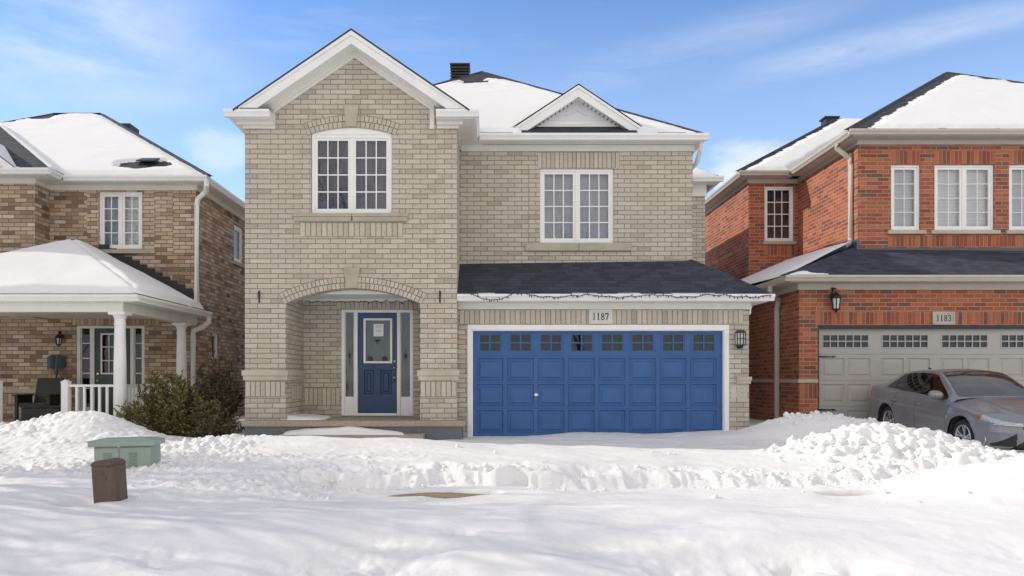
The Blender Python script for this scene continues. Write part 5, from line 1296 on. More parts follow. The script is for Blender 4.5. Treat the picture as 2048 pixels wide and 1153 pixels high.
mb = MB(); vy = 26.4; mb.box(PX(1652, vy), PX(1676, vy), vy, vy + .4, 8.2, PZ(236, vy)); mb.box(PX(1649, vy), PX(1679, vy), vy - .04, vy + .44, PZ(236, vy), PZ(233, vy)); mb.build('roof_vent', M['black'], HR)
# eaves
mb = MB(); T_ = M['taupe']
gutter(mb, (rex, RE + .06, REZ), (20, RE + .06, REZ), (0, -1, 0)); gutter(mb, (rex + .126, RE + .0605, REZ - .001), (rex + .126, BE - .066, REZ - .001), (-1, 0, 0)); gutter(mb, (bex, BE + .06, REZ), (rex + .0, BE + .06, REZ), (0, -1, 0)); gutter(mb, (bex + .126, BE + .0605, REZ - .001), (bex + .126, 32, REZ - .001), (-1, 0, 0))
mb.build('gutter', M['taupe_l'] if 'taupe_l' in M else T_, HR)
mb = MB()
mb.box(rex + .13, 20, RE + .062, RU + .02, REZ - .14, REZ - .01); mb.box(rex + .13, rul, RU + .02, RW - .03, REZ - .14, REZ - .01); mb.box(rul - .035, 20, RU - .035, RU + .02, fz, REZ - .14); mb.box(rul - .035, rul, RU + .02, RW - .03, fz, REZ - .14)
mb.box(bex + .13, rul, BE + .062, RW + .02, REZ - .14, REZ - .01); mb.box(bex + .13, rwl, RW + .02, 30, REZ - .14, REZ - .01); mb.box(rwl - .035, rul, RW - .035, RW + .02, fz - .02, REZ - .14); mb.box(rwl - .035, rwl, RW + .02, 30, fz - .02, REZ - .14)
mb.build('soffit', T_, HR)
downspout('downspout', HR, [(rex + .06, RE + .75, REZ - .1), (rex + .06, RE + .75, REZ - .22), (rex + .2, RE + .70, REZ - .36), (rul - .06, RE + .68, REZ - .50), (rul - .055, RE + .66, REZ - .66), (rul - .055, RE + .66, 3.42), (rul - .10, RE + .6, 3.30), (rul - .28, RE + .5, 3.2)], M['taupe'], .10)
# garage roof
GE = RG - .4; gz0 = PZ(551, GE); gxl = PX(1570, GE); gtp = PZ(508, RU); lz = 3.28
gsl = (lz - gz0) / (rul - gxl)
gr_ = roof_part(HR, [[(gxl, GE, gz0), (16, GE, gz0), (16, RU, gtp + .06), (rul - .08, RU, gtp + .12)], [(gxl, GE, gz0), (rul - .08, RU, gtp + .12), (rul, RU + .2, lz), (rul, RW, lz), (gxl, RW, gz0)], [(gxl, RW - .002, gz0), (rwl, RW, gz0 + gsl * (rwl - gxl)), (rwl, 26, gz0 + gsl * (rwl - gxl)), (gxl, 26, gz0)]], M['shingle_b'])
mb = MB(); mb.prism([(-.14, -.01), (0, .035), (.14, -.01)], (gxl, GE, gz0), (rul - .1, RU - .02, gtp + .12), (1, 0, 0), (0, 0, 1)); mb.build('hip_cap', M['shingle_b'], gr_)
pk = (rul - .08, RU, gtp + .12)
def patch_g(x, y, z, u, v): return .1 * sstep(.15, .5, (y - GE) / (RW - GE) * .4 + (z - gz0) * .55 + .2 * fbm(u * 2, v * 4, 3, 4) - .25)
roof_snow(gr_, [(gxl, GE, gz0), (rul - .1, RU, gtp + .12), (rul - .1, RW, lz - .02), (gxl, RW, gz0)][::-1], .06, .04, [0, 0, 0, 0], None, 51, ragged=.03)
def patch_f(x, y, z, u, v): return .1 * (1 - sstep(.25, .05, (x - gxl - .15) * .8 + (z - gz0 - .0) * 2.2 - .45 + .35 * fbm(u * 2.2, v * 6, 3, 7))) * (1 - sstep(.1, .35, fbm(u * 1.5, v * 3, 2, 18)) * sstep(gxl + 2.4, gxl + 2.1, x) * sstep(.2, .12, z - gz0))
roof_snow(gr_, [(gxl, GE, gz0), (gxl + 4, GE, gz0), (gxl + 4, RU, gtp + .06), pk], .05, .035, [.02, 0, 0, 0], patch_f, 52, ragged=.02)
mb = MB(); mb.box(rul - .02, 16, RU - .04, RU - .008, gtp - .02, PZ(497, RU)); mb.prism([(0, 0), (.12, 0), (.12, -.03), (0, -.03)], (rul, RU - .04, gtp + .06), (16, RU - .04, gtp + .06), (0, -.9, -.4), (0, 0, 1))
mb.prism([(0, -.04), (.16, -.10), (.16, .12), (0, .22)], (rul - .012, RU - .0, gtp + .12), (rul - .012, RW, lz - .08), (0, 0, 0) if False else (-.001, 0, 0), (0, 0, 1))
mb.box(rul - .04, rul - .004, RU + .2, RW - .004, lz - .1, lz + .14)
mb.box(rul - .06, rul + .0, RU - .06, RU + .2, gtp + .05, gtp + .34)
mb.build('wall_flashing', M['slate'], gr_)
mb = MB(); n = 8
for i in range(n): xa = rwl + (rul - rwl - .05) * i / n; xb = rwl + (rul - rwl - .05) * (i + 1.3) / n; z = gz0 + gsl * (xa - gxl); mb.box(xa, min(xb, rul - .05), RW - .012 - .0005 * (i % 3), RW + .01, z - .1, z + .26)
mb.build('step_flashing', M['dark'], gr_)
mb = MB(); gutter(mb, (gxl, GE + .06, gz0), (16, GE + .06, gz0), (0, -1, 0)); gutter(mb, (gxl + .126, GE + .0605, gz0 - .001), (gxl + .126, 26, gz0 - .001), (-1, 0, 0)); mb.build('gutter', M['taupe'], HR)
zf = PZ(580, RG)
mb = MB(); mb.box(gxl + .13, 16, GE + .062, RG + .02, gz0 - .14, gz0 - .01); mb.box(gxl + .13, rgl, RG + .02, 26, gz0 - .14, gz0 - .01); mb.box(rgl - .035, 16, RG - .035, RG + .02, zf, gz0 - .14); mb.box(rgl - .035, rgl, RG + .02, 26, zf, gz0 - .14); mb.build('soffit', M['taupe'], HR)
dy = 18.0; dx = rgl - .07
downspout('downspout', HR, [(gxl + .05, dy - .5, gz0 - .1), (gxl + .06, dy - .45, gz0 - .3), (dx, dy - .1, zf - .12), (dx, dy, zf - .3), (dx, dy, -1.2)], M['taupe'], .10)
soldier('soldier_course', HR, PX(1630, RG), 14.4, PZ(650, RG), PZ(624, RG), RG, M['unit_r'], M['mortar_r'])
mb = MB(); mb.box(rgl - .03, go0 - .01, RG - .03, RG + .1, PZ(766, RG), PZ(759, RG)); mb.box(rgl - .03, rgl + .02, RG + .1, 26, PZ(766, RG), PZ(759, RG)); mb.build('stone_band', M['cap'], HR)
soldier('soldier_course', HR, rgl + .02, go0 - .02, PZ(798, RG), PZ(768, RG), RG, M['unit_r'], M['mortar_r'])
# garage door
GDY = RG + .12
mb = MB(); mb.box(go0, go1, RG + .02, GDY + .05, PZ(658, RG), PZ(650.5, RG)); mb.box(go0, go0 + .03, RG + .01, GDY + .05, -1.4, PZ(658, RG)); mb.build('garage_frame', M['dark'], HR)
def px(q): return PX(q, GDY)
mb = MB(); secs = [PZ(y, GDY) for y in (657, 709, 761, 813, 870)]
pitch = 119.0; wx = [(1645 + pitch * k, 1737 + pitch * k) for k in range(4)]
pcols = []
for k in range(4): pcols += [(px(1643 + pitch * k), px(1689 + pitch * k)), (px(1695 + pitch * k), px(1741 + pitch * k))]
prow = [(PZ(755, GDY), PZ(717, GDY)), (PZ(807, GDY), PZ(769, GDY)), (PZ(863, GDY), PZ(821, GDY))]
wrow = (PZ(696, GDY), PZ(670, GDY))
for i in range(4):
    hs = [(px(a), px(b), *wrow) for a, b in wx] if i == 0 else [(a, b, *prow[i - 1]) for a, b in pcols]
    wall_rect(mb, go0 + .03, go1, secs[i + 1] + .003 - (0.3 if i == 3 else 0), secs[i] - .003, GDY, hs, .0001)
garage_panels(mb, GDY, pcols, prow)
mb.cur = 1
for s_ in secs[1:4]: mb.box(go0 + .03, go1, GDY + .006, GDY + .02, s_ - .004, s_ + .004)
gd = mb.build('garage_door', [M['garage_t'], M['slate']], HR)
for a, b in wx:
    x0, x1 = px(a), px(b); mb = MB(); c, d = wrow
    for i in range(7):
        x = x0 + (x1 - x0) * i / 6; mb.box(x - .012, x + .012, GDY - .008, GDY + .02, c, d)
    for z in (c, (c + d) / 2, d): mb.box(x0 - .012, x1 + .012, GDY - .01, GDY + .02, z - .012, z + .012)
    f_ = mb.build('window_frame', M['garage_t'], gd)
    mb = MB(); mb.poly([(x0, GDY + .015, c), (x1, GDY + .015, c), (x1, GDY + .015, d), (x0, GDY + .015, d)]); mb.build('pane', M['dglass'], f_)
mb = MB(); mb.box(go0, go1, GDY + .1, GDY + .12, wrow[0] - .1, wrow[1] + .1); mb.build('door_backing', M['room'], gd)
for y in (714, 820):
    mb = MB(); z = PZ(y, GDY); x0 = px(1637)
    mb.prism([(0, -.022), (.30, -.010), (.33, -.024), (.40, 0), (.33, .024), (.30, .010), (0, .022)], (x0, GDY - .014, z), (x0, GDY - .002, z), (1, 0, 0), (0, 0, 1)); mb.build('hinge', M['black'], gd)
# ---------------------------------------------------------------- number plaques, lamps, string lights
def plaque(txt, x0, x1, y0, y1, Y, mat, label):
    r = empty('number_plaque', (PX((x0 + x1) / 2, Y), Y, PZ(y1, Y)), label, 'house number')
    mb = MB(); mb.box(PX(x0, Y), PX(x1, Y), Y - .03, Y + .01, PZ(y1, Y), PZ(y0, Y)); p_ = mb.build('plate', mat, r, bevel=.008)
    mb = MB(); e = .035; a, b, c, d = PX(x0, Y), PX(x1, Y), PZ(y1, Y), PZ(y0, Y)
    for q in ((a, b, c, c + e), (a, b, d - e, d), (a, a + e, c + e, d - e), (b - e, b, c + e, d - e)): mb.box(q[0], q[1], Y - .040, Y - .0305, q[2], q[3])
    mb.build('rim', mat, r, bevel=.004)
    h = (d - c) * .46; wd = h * .5 * 1.28 * 4 - h * .14
    digits(txt, (a + b) / 2 - wd / 2, (c + d) / 2 - h * .48, h, Y - .0325, r, M['ink'])
plaque('1187', 1178, 1224, 619.5, 648.5, YG, M['plaque'], 'pale house number plaque reading 1187 above the blue garage door')
plaque('1183', 1864, 1908, 624, 650, RG, M['plaque_t'], 'grey house number plaque reading 1183 on the red brick')
def lantern(x, z0, z1, Y, label, w_=.13):
    """wall lantern: scroll arm, roof, glass cage, finial"""
    r = empty('wall_lamp', (x, Y, z0), label, 'lamp'); h = z1 - z0; yc = Y - .17
    mb = MB(); mb.lathe([(.055, 0), (.055, -.02), (.03, -.03)], (x - .02, Y, z1 - h * .30), 14, 'y'); mb.tube([(x - .02, Y - .02, z1 - h * .30), (x - .03, Y - .06, z1 - h * .12), (x - .01, Y - .12, z1 - h * .01), (x, yc, z1 - h * .06), (x, yc, z1 - h * .22)], .016, 8); mb.lathe([(.022, -.02), (.03, 0), (.022, .02), (.004, .04)], (x - .03, Y - .05, z1 - .02), 10)
    mb.build('arm', M['black'], r)
    mb = MB(); mb.lathe([(w_ * .25, h * .80), (w_ * .5, h * .74), (w_ * .95, h * .62), (w_ * 1.0, h * .585), (w_ * .8, h * .57)], (x, yc, z0), 8); mb.build('roof', M['black'], r)
    mb = MB()
    for k in range(6):
        t = k * math.pi / 3 + .2; mb.tube([(x + w_ * .78 * math.cos(t), yc + w_ * .78 * math.sin(t), z0 + h * .58), (x + w_ * .55 * math.cos(t), yc + w_ * .55 * math.sin(t), z0 + h * .15)], .011, 5)
    mb.lathe([(w_ * .62, h * .17), (w_ * .58, h * .13), (w_ * .25, h * .09), (w_ * .12, h * .04), (.012, h * .0)], (x, yc, z0), 10); mb.build('cage', M['black'], r)
    mb = MB(); mb.lathe([(w_ * .48, h * .15), (w_ * .66, h * .56)], (x, yc, z0), 12); mb.build('glass', M['frost'], r)
lantern(PX(1672, RG - .17), PZ(628, RG), PZ(577, RG), RG, 'black lantern wall lamp with scroll arm on the red brick')
lantern(PX(117, YL - .17), PZ(695, YL), PZ(664, YL), YL, 'small dark lantern wall lamp beside the dark green door', .09)
r = empty('wall_lamp', (PX(1481, YG), YG, PZ(694, YG)), 'boxy black wall lamp with frosted glass right of the blue garage door', 'lamp')
x, z0, z1 = PX(1481, YG - .1), PZ(692, YG), PZ(665, YG)
mb = MB(); mb.box(x - .05, x + .05, YG - .03, YG + .005, z0, z1); mb.lathe([(.05, z0 - .06), (.06, z0 - .03), (.075, z0)], (x - .01, YG - .09, 0), 14); mb.build('back_plate', M['black'], r)
mb = MB()
mb.box(x - .085, x + .085, YG - .17, YG - .03, z1 - .02, z1 + .01); mb.box(x - .06, x + .06, YG - .15, YG - .03, z1 + .01, z1 + .03); mb.box(x - .085, x + .085, YG - .17, YG - .03, z0, z0 + .02)
for a in (-.085, -.03, .03, .073): mb.box(x + a, x + a + .012, YG - .172, YG - .155, z0 + .02, z1 - .02)
mb.box(x - .085, x + .085, YG - .171, YG - .156, (z0 + z1) / 2 - .006, (z0 + z1) / 2 + .006); mb.build('cage', M['black'], r)
mb = MB(); mb.box(x - .073, x + .073, YG - .15, YG - .035, z0 + .021, z1 - .021); mb.build('glass', M['frost'], r)
def string_lights(label, pts, seed, rad=.007, every=.13, drop=.035):
    o = empty('string_lights', pts[0], label, 'string lights'); mb = MB(); mb.tube(pts, rad, 5); mb.build('cable', M['black'], o)
    rnd = random.Random(seed); mb = MB(); P = [Vector(p) for p in pts]
    for a, b in zip(P[:-1], P[1:]):
        n = max(1, int((b - a).length / every))
        for i in range(n):
            q = a.lerp(b, (i + rnd.random() * .8) / n); d = Vector((rnd.uniform(-.6, .6), rnd.uniform(-.3, .1), rnd.choice((-1, -1, -1, .6)))).normalized() * drop * rnd.uniform(.6, 1.6)
            mb.tube([q, q + d * .5, q + d], .008, 5, rs=[.007, .010, .004])
    bl_ = mb.build('bulbs', M['dark'], o); bl_['kind'] = 'stuff'
rnd = random.Random(5); pts = []; Yg = YG - .40 - .08; x = br + .03; i = 0
while x < PX(1545, Yg):
    f = (x - br) / 6.0
    amp = .075 if x < br + 1.3 else .022
    pts.append((x, Yg - rnd.uniform(.0, .015), gz0_main - .045 + amp * math.sin(x * 5.2 + 4.2) + .010 * math.sin(x * 17) + rnd.uniform(-.008, .008))); x += .055
string_lights('dark string of small lights drooping along the garage eave gutter', pts, 3)
pts = [(pl + .05 + k * .07, YB - .08, 1.60 + .018 * math.sin(k * 1.9) - .01 * (k % 3)) for k in range(int((pr - pl) / .07))]
string_lights('dark string of lights along the porch ceiling above the navy door', pts, 4, .006, .09, .03)

# ---------------------------------------------------------------- transformer cabinet and pedestal in the snow
TY = 10.2; a, b = PX(186, TY), PX(299, TY)
tc = empty('utility_cabinet', ((a + b) / 2, TY, -1.3), 'pale green steel utility cabinet half buried in snow', 'utility box')
Rz = Matrix.Translation(((a + b) / 2, TY, 0)) @ Matrix.Rotation(math.radians(3.5), 4, 'Z') @ Matrix.Rotation(math.radians(-1.2), 4, 'Y')
hw = (b - a) / 2; zt = PZ(893, TY); zc = PZ(880, TY)
def rbox(mb, *q): mb.box(*q)
mb = MB(Rz); mb.box(-hw, hw, 0, .33, -1.5, zt); mb.build('body', M['green'], tc, bevel=.012)
mb = MB(Rz); mb.box(-hw - .055, hw + .05, -.05, .37, zt + .001, zc - .012); mb.prism([(-hw - .055, 0), (hw + .03, 0), (hw - .05, .025), (-hw + .05, .025)], (0, -.05, zc - .012), (0, .35, zc - .012), (1, 0, 0), (0, 0, 1)); mb.build('lid', M['green'], tc, bevel=.006)
mb = MB(Rz); xm = -hw + (2 * hw) * .44
mb.box(-hw + .01, xm - .004, -.012, -.001, -1.5, zt - .02); mb.box(xm + .004, hw - .01, -.012, -.001, -1.5, zt - .02); mb.build('door', M['green'], tc, bevel=.004)
for (x0, x1) in ((-hw + .13, -hw + .24), (xm + .13, xm + .24)):
    mb = MB(Rz)
    for k in range(8): z = zt - .09 - k * .024; mb.prism([(0, 0), (-.012, -.004), (0, -.014)], (x0, -.013, z), (x1, -.013, z), (0, 1, 0), (0, 0, 1))
    mb.box(x0, x1, -.0135, -.0125, zt - .285, zt - .085)
    mb.build('louvre', M['green'], tc)
mb = MB(Rz); mb.lathe([(.03, -.028), (.03, -.012)], (xm, 0, zt + .02), 10, 'y'); mb.build('latch', M['steel'], tc)
BY = 8.35; bx = PX(220, BY)
pd = empty('utility_pedestal', (bx, BY, -1.4), 'short brown round-topped utility pedestal leaning slightly in the snow', 'utility post')
Tm = Matrix.Translation((bx, BY, PZ(993, BY))) @ Matrix.Rotation(math.radians(-4.0), 4, 'Y') @ Matrix.Rotation(math.radians(-14), 4, 'Z')
hb = PZ(930, BY) - PZ(993, BY); w2_ = .128
mb = MB(Tm); pf = [(-w2_, -.11), (w2_ - .05, -.11), (w2_, -.06), (w2_, .13), (-w2_, .13)]
mb.prism(pf, (0, 0, -.3), (0, 0, hb), (1, 0, 0), (0, 1, 0)); mb.build('body', M['brown'], pd, bevel=.012)
mb = MB(Tm); pf2 = [(-w2_ - .004, 0), (w2_ + .004, 0)] + [((w2_ + .004) * math.cos(t), .0 + .055 * math.sin(t) + .012) for t in [i * math.pi / 14 for i in range(15)]]
mb.prism(pf2, (0, -.116, hb - .002), (0, .135, hb - .002), (1, 0, 0), (0, 0, 1)); mb.build('cap', M['brown'], pd, bevel=.008)
mb = MB(Tm); mb.box(-.07, .02, -.115, -.111, hb - .10, hb - .06); mb.lathe([(.012, -.12), (.012, -.108)], (.06, 0, hb - .14), 8, 'y'); mb.build('label_plate', M['brown'], pd)

# ---------------------------------------------------------------- porch armchair and shovels on the left porch
ch = empty('armchair', (PX(85, 17), 17.0, -.98), 'dark grey plastic armchair on the tan house porch', 'chair')
cx_, cy_ = PX(80, 17.0), 17.0; z0 = -.98
mb = MB(); mb.box(cx_ - .30, cx_ + .30, cy_ - .3, cy_ + .28, z0 + .34, z0 + .42); mb.build('seat', M['charplas'], ch, bevel=.02)
mb = MB(); mb.prism([(cy_ + .24, z0 + .38), (cy_ + .32, z0 + .38), (cy_ + .46, z0 + .98), (cy_ + .40, z0 + .98)], (cx_ - .3, 0, 0), (cx_ + .3, 0, 0), (0, 1, 0), (0, 0, 1)); mb.build('backrest', M['charplas'], ch, bevel=.015)
for s in (-1, 1):
    mb = MB(); mb.box(cx_ + s * .36 - .06, cx_ + s * .36 + .06, cy_ - .34, cy_ + .30, z0 + .58, z0 + .62); mb.box(cx_ + s * .36 - .03, cx_ + s * .36 + .03, cy_ - .28, cy_ + .28, z0 + .42, z0 + .58); mb.build('armrest', M['charplas'], ch, bevel=.012)
    for y in (cy_ - .30, cy_ + .24):
        mb = MB(); mb.box(cx_ + s * .36 - .035, cx_ + s * .36 + .035, y, y + .06, z0 + .001, z0 + .58 if y < cy_ else z0 + .42); mb.build('leg', M['charplas'], ch, bevel=.008)
bx_ = empty('storage_box', (PX(70, 16.2), 16.2, -.98), 'low black storage bin on the tan house porch, in front of the armchair', 'bin')
mb = MB(); a, b = PX(47, 16.3), PX(124, 16.3); mb.box(a, b, 16.2, 16.55, -.978, -.64); mb.build('body', M['charplas'], bx_, bevel=.02)
mb = MB(); mb.box(a - .02, b + .02, 16.18, 16.57, -.64, -.60); mb.build('lid', M['charplas'], bx_, bevel=.01)
def shovel(px0, px1, lab, tilt, hm, bl_m):
    r = empty('shovel', (PX(px0, 17.8), 17.8, -.98), lab, 'shovel')
    x0, x1 = PX(px0, 17.75), PX(px1, 17.75); zt = PZ(768 if px0 < 105 else 770, 17.75); zb = -.97; zt2 = PZ(738, 17.75)
    mb = MB(); mb.tube([(x0, 17.55, zb), (x1, 17.85, zt2)], .02, 8); mb.build('handle', hm, r)
    mb = MB(); d = Vector((x1 - x0, .3, zt2 - zb)).normalized(); c = Vector((x1, 17.84, zt2))
    wv, hv = .15, .34; s = Vector((1, 0, 0)); n = s.cross(d)
    K = 8
    for i in range(K):
        a, b = -1 + 2 * i / K, -1 + 2 * (i + 1) / K
        f = lambda u, v: c + s * (wv * u * (.82 + .18 * v)) + d * (hv * v * (1 - .12 * u * u)) - n * (.05 * (u * u))
        mb.poly([f(a, 0), f(b, 0), f(b, 1), f(a, 1)]); mb.poly([f(a, 0) - n * -.008, f(a, 1) - n * -.008, f(b, 1) - n * -.008, f(b, 0) - n * -.008])
    mb.build('blade', bl_m, r)
shovel(103, 98, 'upturned snow shovel with dark blade and pale wooden handle against the tan brick', 0, M['wood'], M['teal'])
shovel(112, 110, 'upturned snow shovel with blue blade and dark handle beside the wooden-handled one', 0, M['black'], M['teal'])

# ---------------------------------------------------------------- shrubs between the houses
def leaf_mat(name, a, b, c):
    mt, T = new_mat(name); g = T.n('ShaderNodeNewGeometry')
    col = T.ramp(g.outputs['Random Per Island'], [(0, a), (.55, b), (1, c)])
    bs = finish(T, col, .6, spec=.3); return mt
M['leaf'] = leaf_mat('olive_needles', (.065, .06, .026), (.175, .155, .055), (.32, .275, .11))
M['leaf_d'] = leaf_mat('dark_needles', (.055, .048, .028), (.12, .10, .05), (.23, .19, .10))
M['twig'] = paint('shrub_twig', (.10, .075, .05), .8, .2)
def shrub(label, c, spread, hts, n_st, seed, mat, lean=(0, 0), per=75, group=None):
    rnd = random.Random(seed); r = empty('evergreen_shrub', c, label, 'shrub', group)
    st = MB(); V = []; Fq = []; c = Vector(c)
    for k in range(n_st):
        th = rnd.uniform(0, 2 * math.pi); rr = math.sqrt(rnd.random())
        tip = c + Vector((spread[0] * rr * math.cos(th) + lean[0], spread[1] * rr * math.sin(th) + lean[1], hts * (1 - .55 * rr ** 2) * rnd.uniform(.62, 1.05)))
        base = c + Vector((rnd.uniform(-.14, .14), rnd.uniform(-.1, .1), 0)); mid = base.lerp(tip, .5) + Vector((rnd.uniform(-.08, .08) + (tip.x - base.x) * .12, rnd.uniform(-.08, .08), -.02))
        pts = [base.lerp(mid, t) .lerp(mid.lerp(tip, t), t) for t in (0, .25, .5, .75, 1)]
        st.tube(pts, .012, 5, rs=[.014, .011, .008, .006, .003])
        L = (tip - base).length
        tw = []
        for q in range(int(15 * L) + 6):
            t = rnd.uniform(.22, 1); p0 = base.lerp(mid, t).lerp(mid.lerp(tip, t), t)
            d = ((tip - mid).normalized() * rnd.uniform(.5, 1.1) + Vector((rnd.gauss(0, .55), rnd.gauss(0, .55), rnd.gauss(.15, .4)))).normalized()
            ln = rnd.uniform(.10, .27) * (1.2 - .4 * t); tw.append((p0, d, ln))
        for p0, d, ln in tw:
            st.tube([p0, p0 + d * ln], .003, 3, caps=False)
            for j in range(per // 4):
                u = rnd.uniform(.1, 1.08); p = p0 + d * ln * u
                a = (d * .7 + Vector((rnd.gauss(0, .6), rnd.gauss(0, .6), rnd.gauss(.1, .5)))).normalized(); s = a.cross(Vector((rnd.gauss(0, 1), rnd.gauss(0, 1), rnd.gauss(0, 1)))).normalized()
                l = rnd.uniform(.03, .065); wv = rnd.uniform(.009, .017)
                i0 = len(V); V += [tuple(p - s * wv * .4), tuple(p + a * l * .5 - s * wv), tuple(p + a * l), tuple(p + a * l * .5 + s * wv)]; Fq.append((i0, i0 + 1, i0 + 2, i0 + 3))
    st.build('stem', M['twig'], r)
    grid_mesh('foliage', np.array(V), np.array(Fq), mat, r, smooth=False)
gxy = lambda px_, Y: (PX(px_, Y), Y, gz(PX(px_, Y), Y) - .08)
shrub('olive green evergreen shrub beside the white porch column of the tan house', gxy(345, 14.5), (.74, .55), 1.45, 56, 3, M['leaf'])
shrub('low leafy shrub sprawling at the foot of the white porch column', gxy(275, 14.1), (.42, .3), .66, 11, 9, M['leaf'], (-.10, 0), per=50)
shrub('darker brownish evergreen shrub against the beige house corner', gxy(428, 15.2), (.66, .6), 1.62, 56, 5, M['leaf_d'])
shrub('low dark evergreen shrub spreading under the taller pair by the porch base', gxy(425, 14.3), (.62, .4), .66, 26, 15, M['leaf_d'])
# ---------------------------------------------------------------- silver saloon in the right-hand driveway
M['silver'] = None
mt, T = new_mat('silver_car_paint')
ob = T.n('ShaderNodeTexCoord').outputs['Object']
fl = T.noise(ob, 600, 1); sp = T.n('ShaderNodeSeparateXYZ'); T.put(sp.inputs[0], ob)
salt = T.m('MULTIPLY', T.mapr(sp.outputs[2], .75, .25), T.mapr(T.noise(ob, 5, 6, .65), .35, .7))
c = T.mix(T.mapr(fl, .3, .7), (.19, .197, .225), (.25, .257, .285)); c = T.mix(T.m('MULTIPLY', salt, .35), c, (.30, .30, .31))
finish(T, c, T.m('ADD', .30, T.m('MULTIPLY', salt, .3)), 0.35, None, .8); M['silver'] = mt
M['rubber'] = paint('tyre_rubber', (.022, .022, .024), .85, .2, .3, (.10, .10, .105))
M['alloy'] = paint('alloy_wheel', (.62, .63, .66), .3, .06, metallic=.85)
M['lens'] = paint('headlamp_lens', (.46, .49, .53), .15, .25, metallic=.25, coat=1.0, scale=25)
M['amber'] = paint('amber_lens', (.36, .12, .03), .2, .1, coat=.6)
M['redlens'] = paint('red_lens', (.35, .02, .02), .2, .1, coat=.6)
M['cabin'] = paint('car_interior', (.035, .035, .04), .8, .2)
M['screenglass'] = glass_mat('windscreen_glass', (.36, .39, .41), .15)
M['carglass'] = glass_mat('car_glass', (.17, .19, .21), .05)
CAR = empty('parked_car', (0, 0, 0), 'silver grey four-door saloon car parked before the grey-beige garage door', 'car')
hl, hr_ = 2.36, -2.34
FA, RA_, WR = 1.46, -1.225, .325
def cub(x, pts):
    xs = np.array([p[0] for p in pts]); ys = np.array([p[1] for p in pts])
    o = np.argsort(xs); xs, ys = xs[o], ys[o]
    m = np.gradient(ys, xs); x = np.asarray(x, float); i = np.clip(np.searchsorted(xs, x) - 1, 0, len(xs) - 2)
    h = xs[i + 1] - xs[i]; t = np.clip((x - xs[i]) / h, 0, 1)
    return (2 * t ** 3 - 3 * t ** 2 + 1) * ys[i] + (t ** 3 - 2 * t ** 2 + t) * h * m[i] + (-2 * t ** 3 + 3 * t ** 2) * ys[i + 1] + (t ** 3 - t ** 2) * h * m[i + 1]
# plan half-width along the car, edge (shoulder) height, centreline height of bonnet / boot deck
Wp = lambda u: cub(u, [(-2.34, .60), (-2.25, .76), (-2.05, .845), (-1.6, .888), (-.8, .90), (.6, .90), (1.3, .895), (1.75, .875), (2.0, .835), (2.15, .78), (2.27, .66), (2.33, .5), (2.36, .30)])
EDGE = lambda u: cub(u, [(-2.34, 1.00), (-2.2, 1.03), (-1.8, 1.02), (-1.2, .985), (-.4, .955), (.4, .925), (.95, .90), (1.5, .845), (1.9, .775), (2.15, .715), (2.36, .66)])
DECK = lambda u: cub(u, [(-2.34, 1.04), (-2.2, 1.085), (-1.9, 1.10), (-1.5, 1.08), (0, 1.04), (.95, 1.005), (1.3, .965), (1.7, .90), (2.0, .835), (2.2, .775), (2.36, .70)])
BOT = lambda u: cub(u, [(-2.34, .34), (-2.0, .24), (-1.5, .20), (1.5, .19), (2.0, .20), (2.25, .22), (2.36, .25)])
_u = np.linspace(hr_, hl, 6000); _a = np.concatenate([[0], np.cumsum(np.hypot(np.diff(_u), np.diff(Wp(_u))))])
us = np.interp(np.linspace(0, _a[-1], 460), _a, _u)
def side_strip(sgn):
    ns = 80; s = np.linspace(0, 1, ns); U, S = np.meshgrid(us, s)
    zb, ze = BOT(U), EDGE(U); Z = zb + (ze - zb) * S; W = Wp(U)
    rel = S
    prof = cub(rel.ravel(), [(0, -.06), (.06, -.015), (.25, .0), (.5, .008), (.66, .013), (.71, .0), (.85, -.022), (.95, -.048), (1, -.085)]).reshape(rel.shape)
    crease = .010 * np.exp(-((Z - (.70 + .02 * U * -1)) / .018) ** 2)
    Yv = W + prof + crease
    # arches flare
    for a in (FA, RA_):
        d = np.hypot(U - a, Z - WR); Yv += .022 * np.exp(-((d - .40) / .045) ** 2)
    U = U.copy()
    for a in (FA, RA_):                                  # pull the nearest vertices onto the wheel-arch circle
        d = np.hypot(U - a, Z - WR); k_ = np.abs(d - .385) < .011
        f = np.where(k_, .385 / np.maximum(d, .01), 1.0); U, Z = a + (U - a) * f, WR + (Z - WR) * f
    return U, Yv * sgn, Z
def emit(name, U, Yv, Z, keepf, mat, parent, flip=False, smooth=True, off=0.0):
    ny, nx = U.shape; i = np.arange(nx * ny).reshape(ny, nx)
    q = np.stack([i[:-1, :-1], i[:-1, 1:], i[1:, 1:], i[1:, :-1]], -1).reshape(-1, 4)
    V = np.stack([U, Yv, Z], -1).reshape(-1, 3); C_ = V[q].mean(1)
    q = q[keepf(C_[:, 0], C_[:, 1], C_[:, 2])]
    if len(q) == 0: return None
    used, inv = np.unique(q, return_inverse=True); q = inv.reshape(-1, 4); V = V[used]
    if flip: q = q[:, ::-1]
    return CARPARTS.append((name, V, q, mat, parent, smooth))
CARPARTS = []
arch = lambda u, z: (np.hypot(u - FA, z - WR) < .385) | (np.hypot(u - RA_, z - WR) < .385)
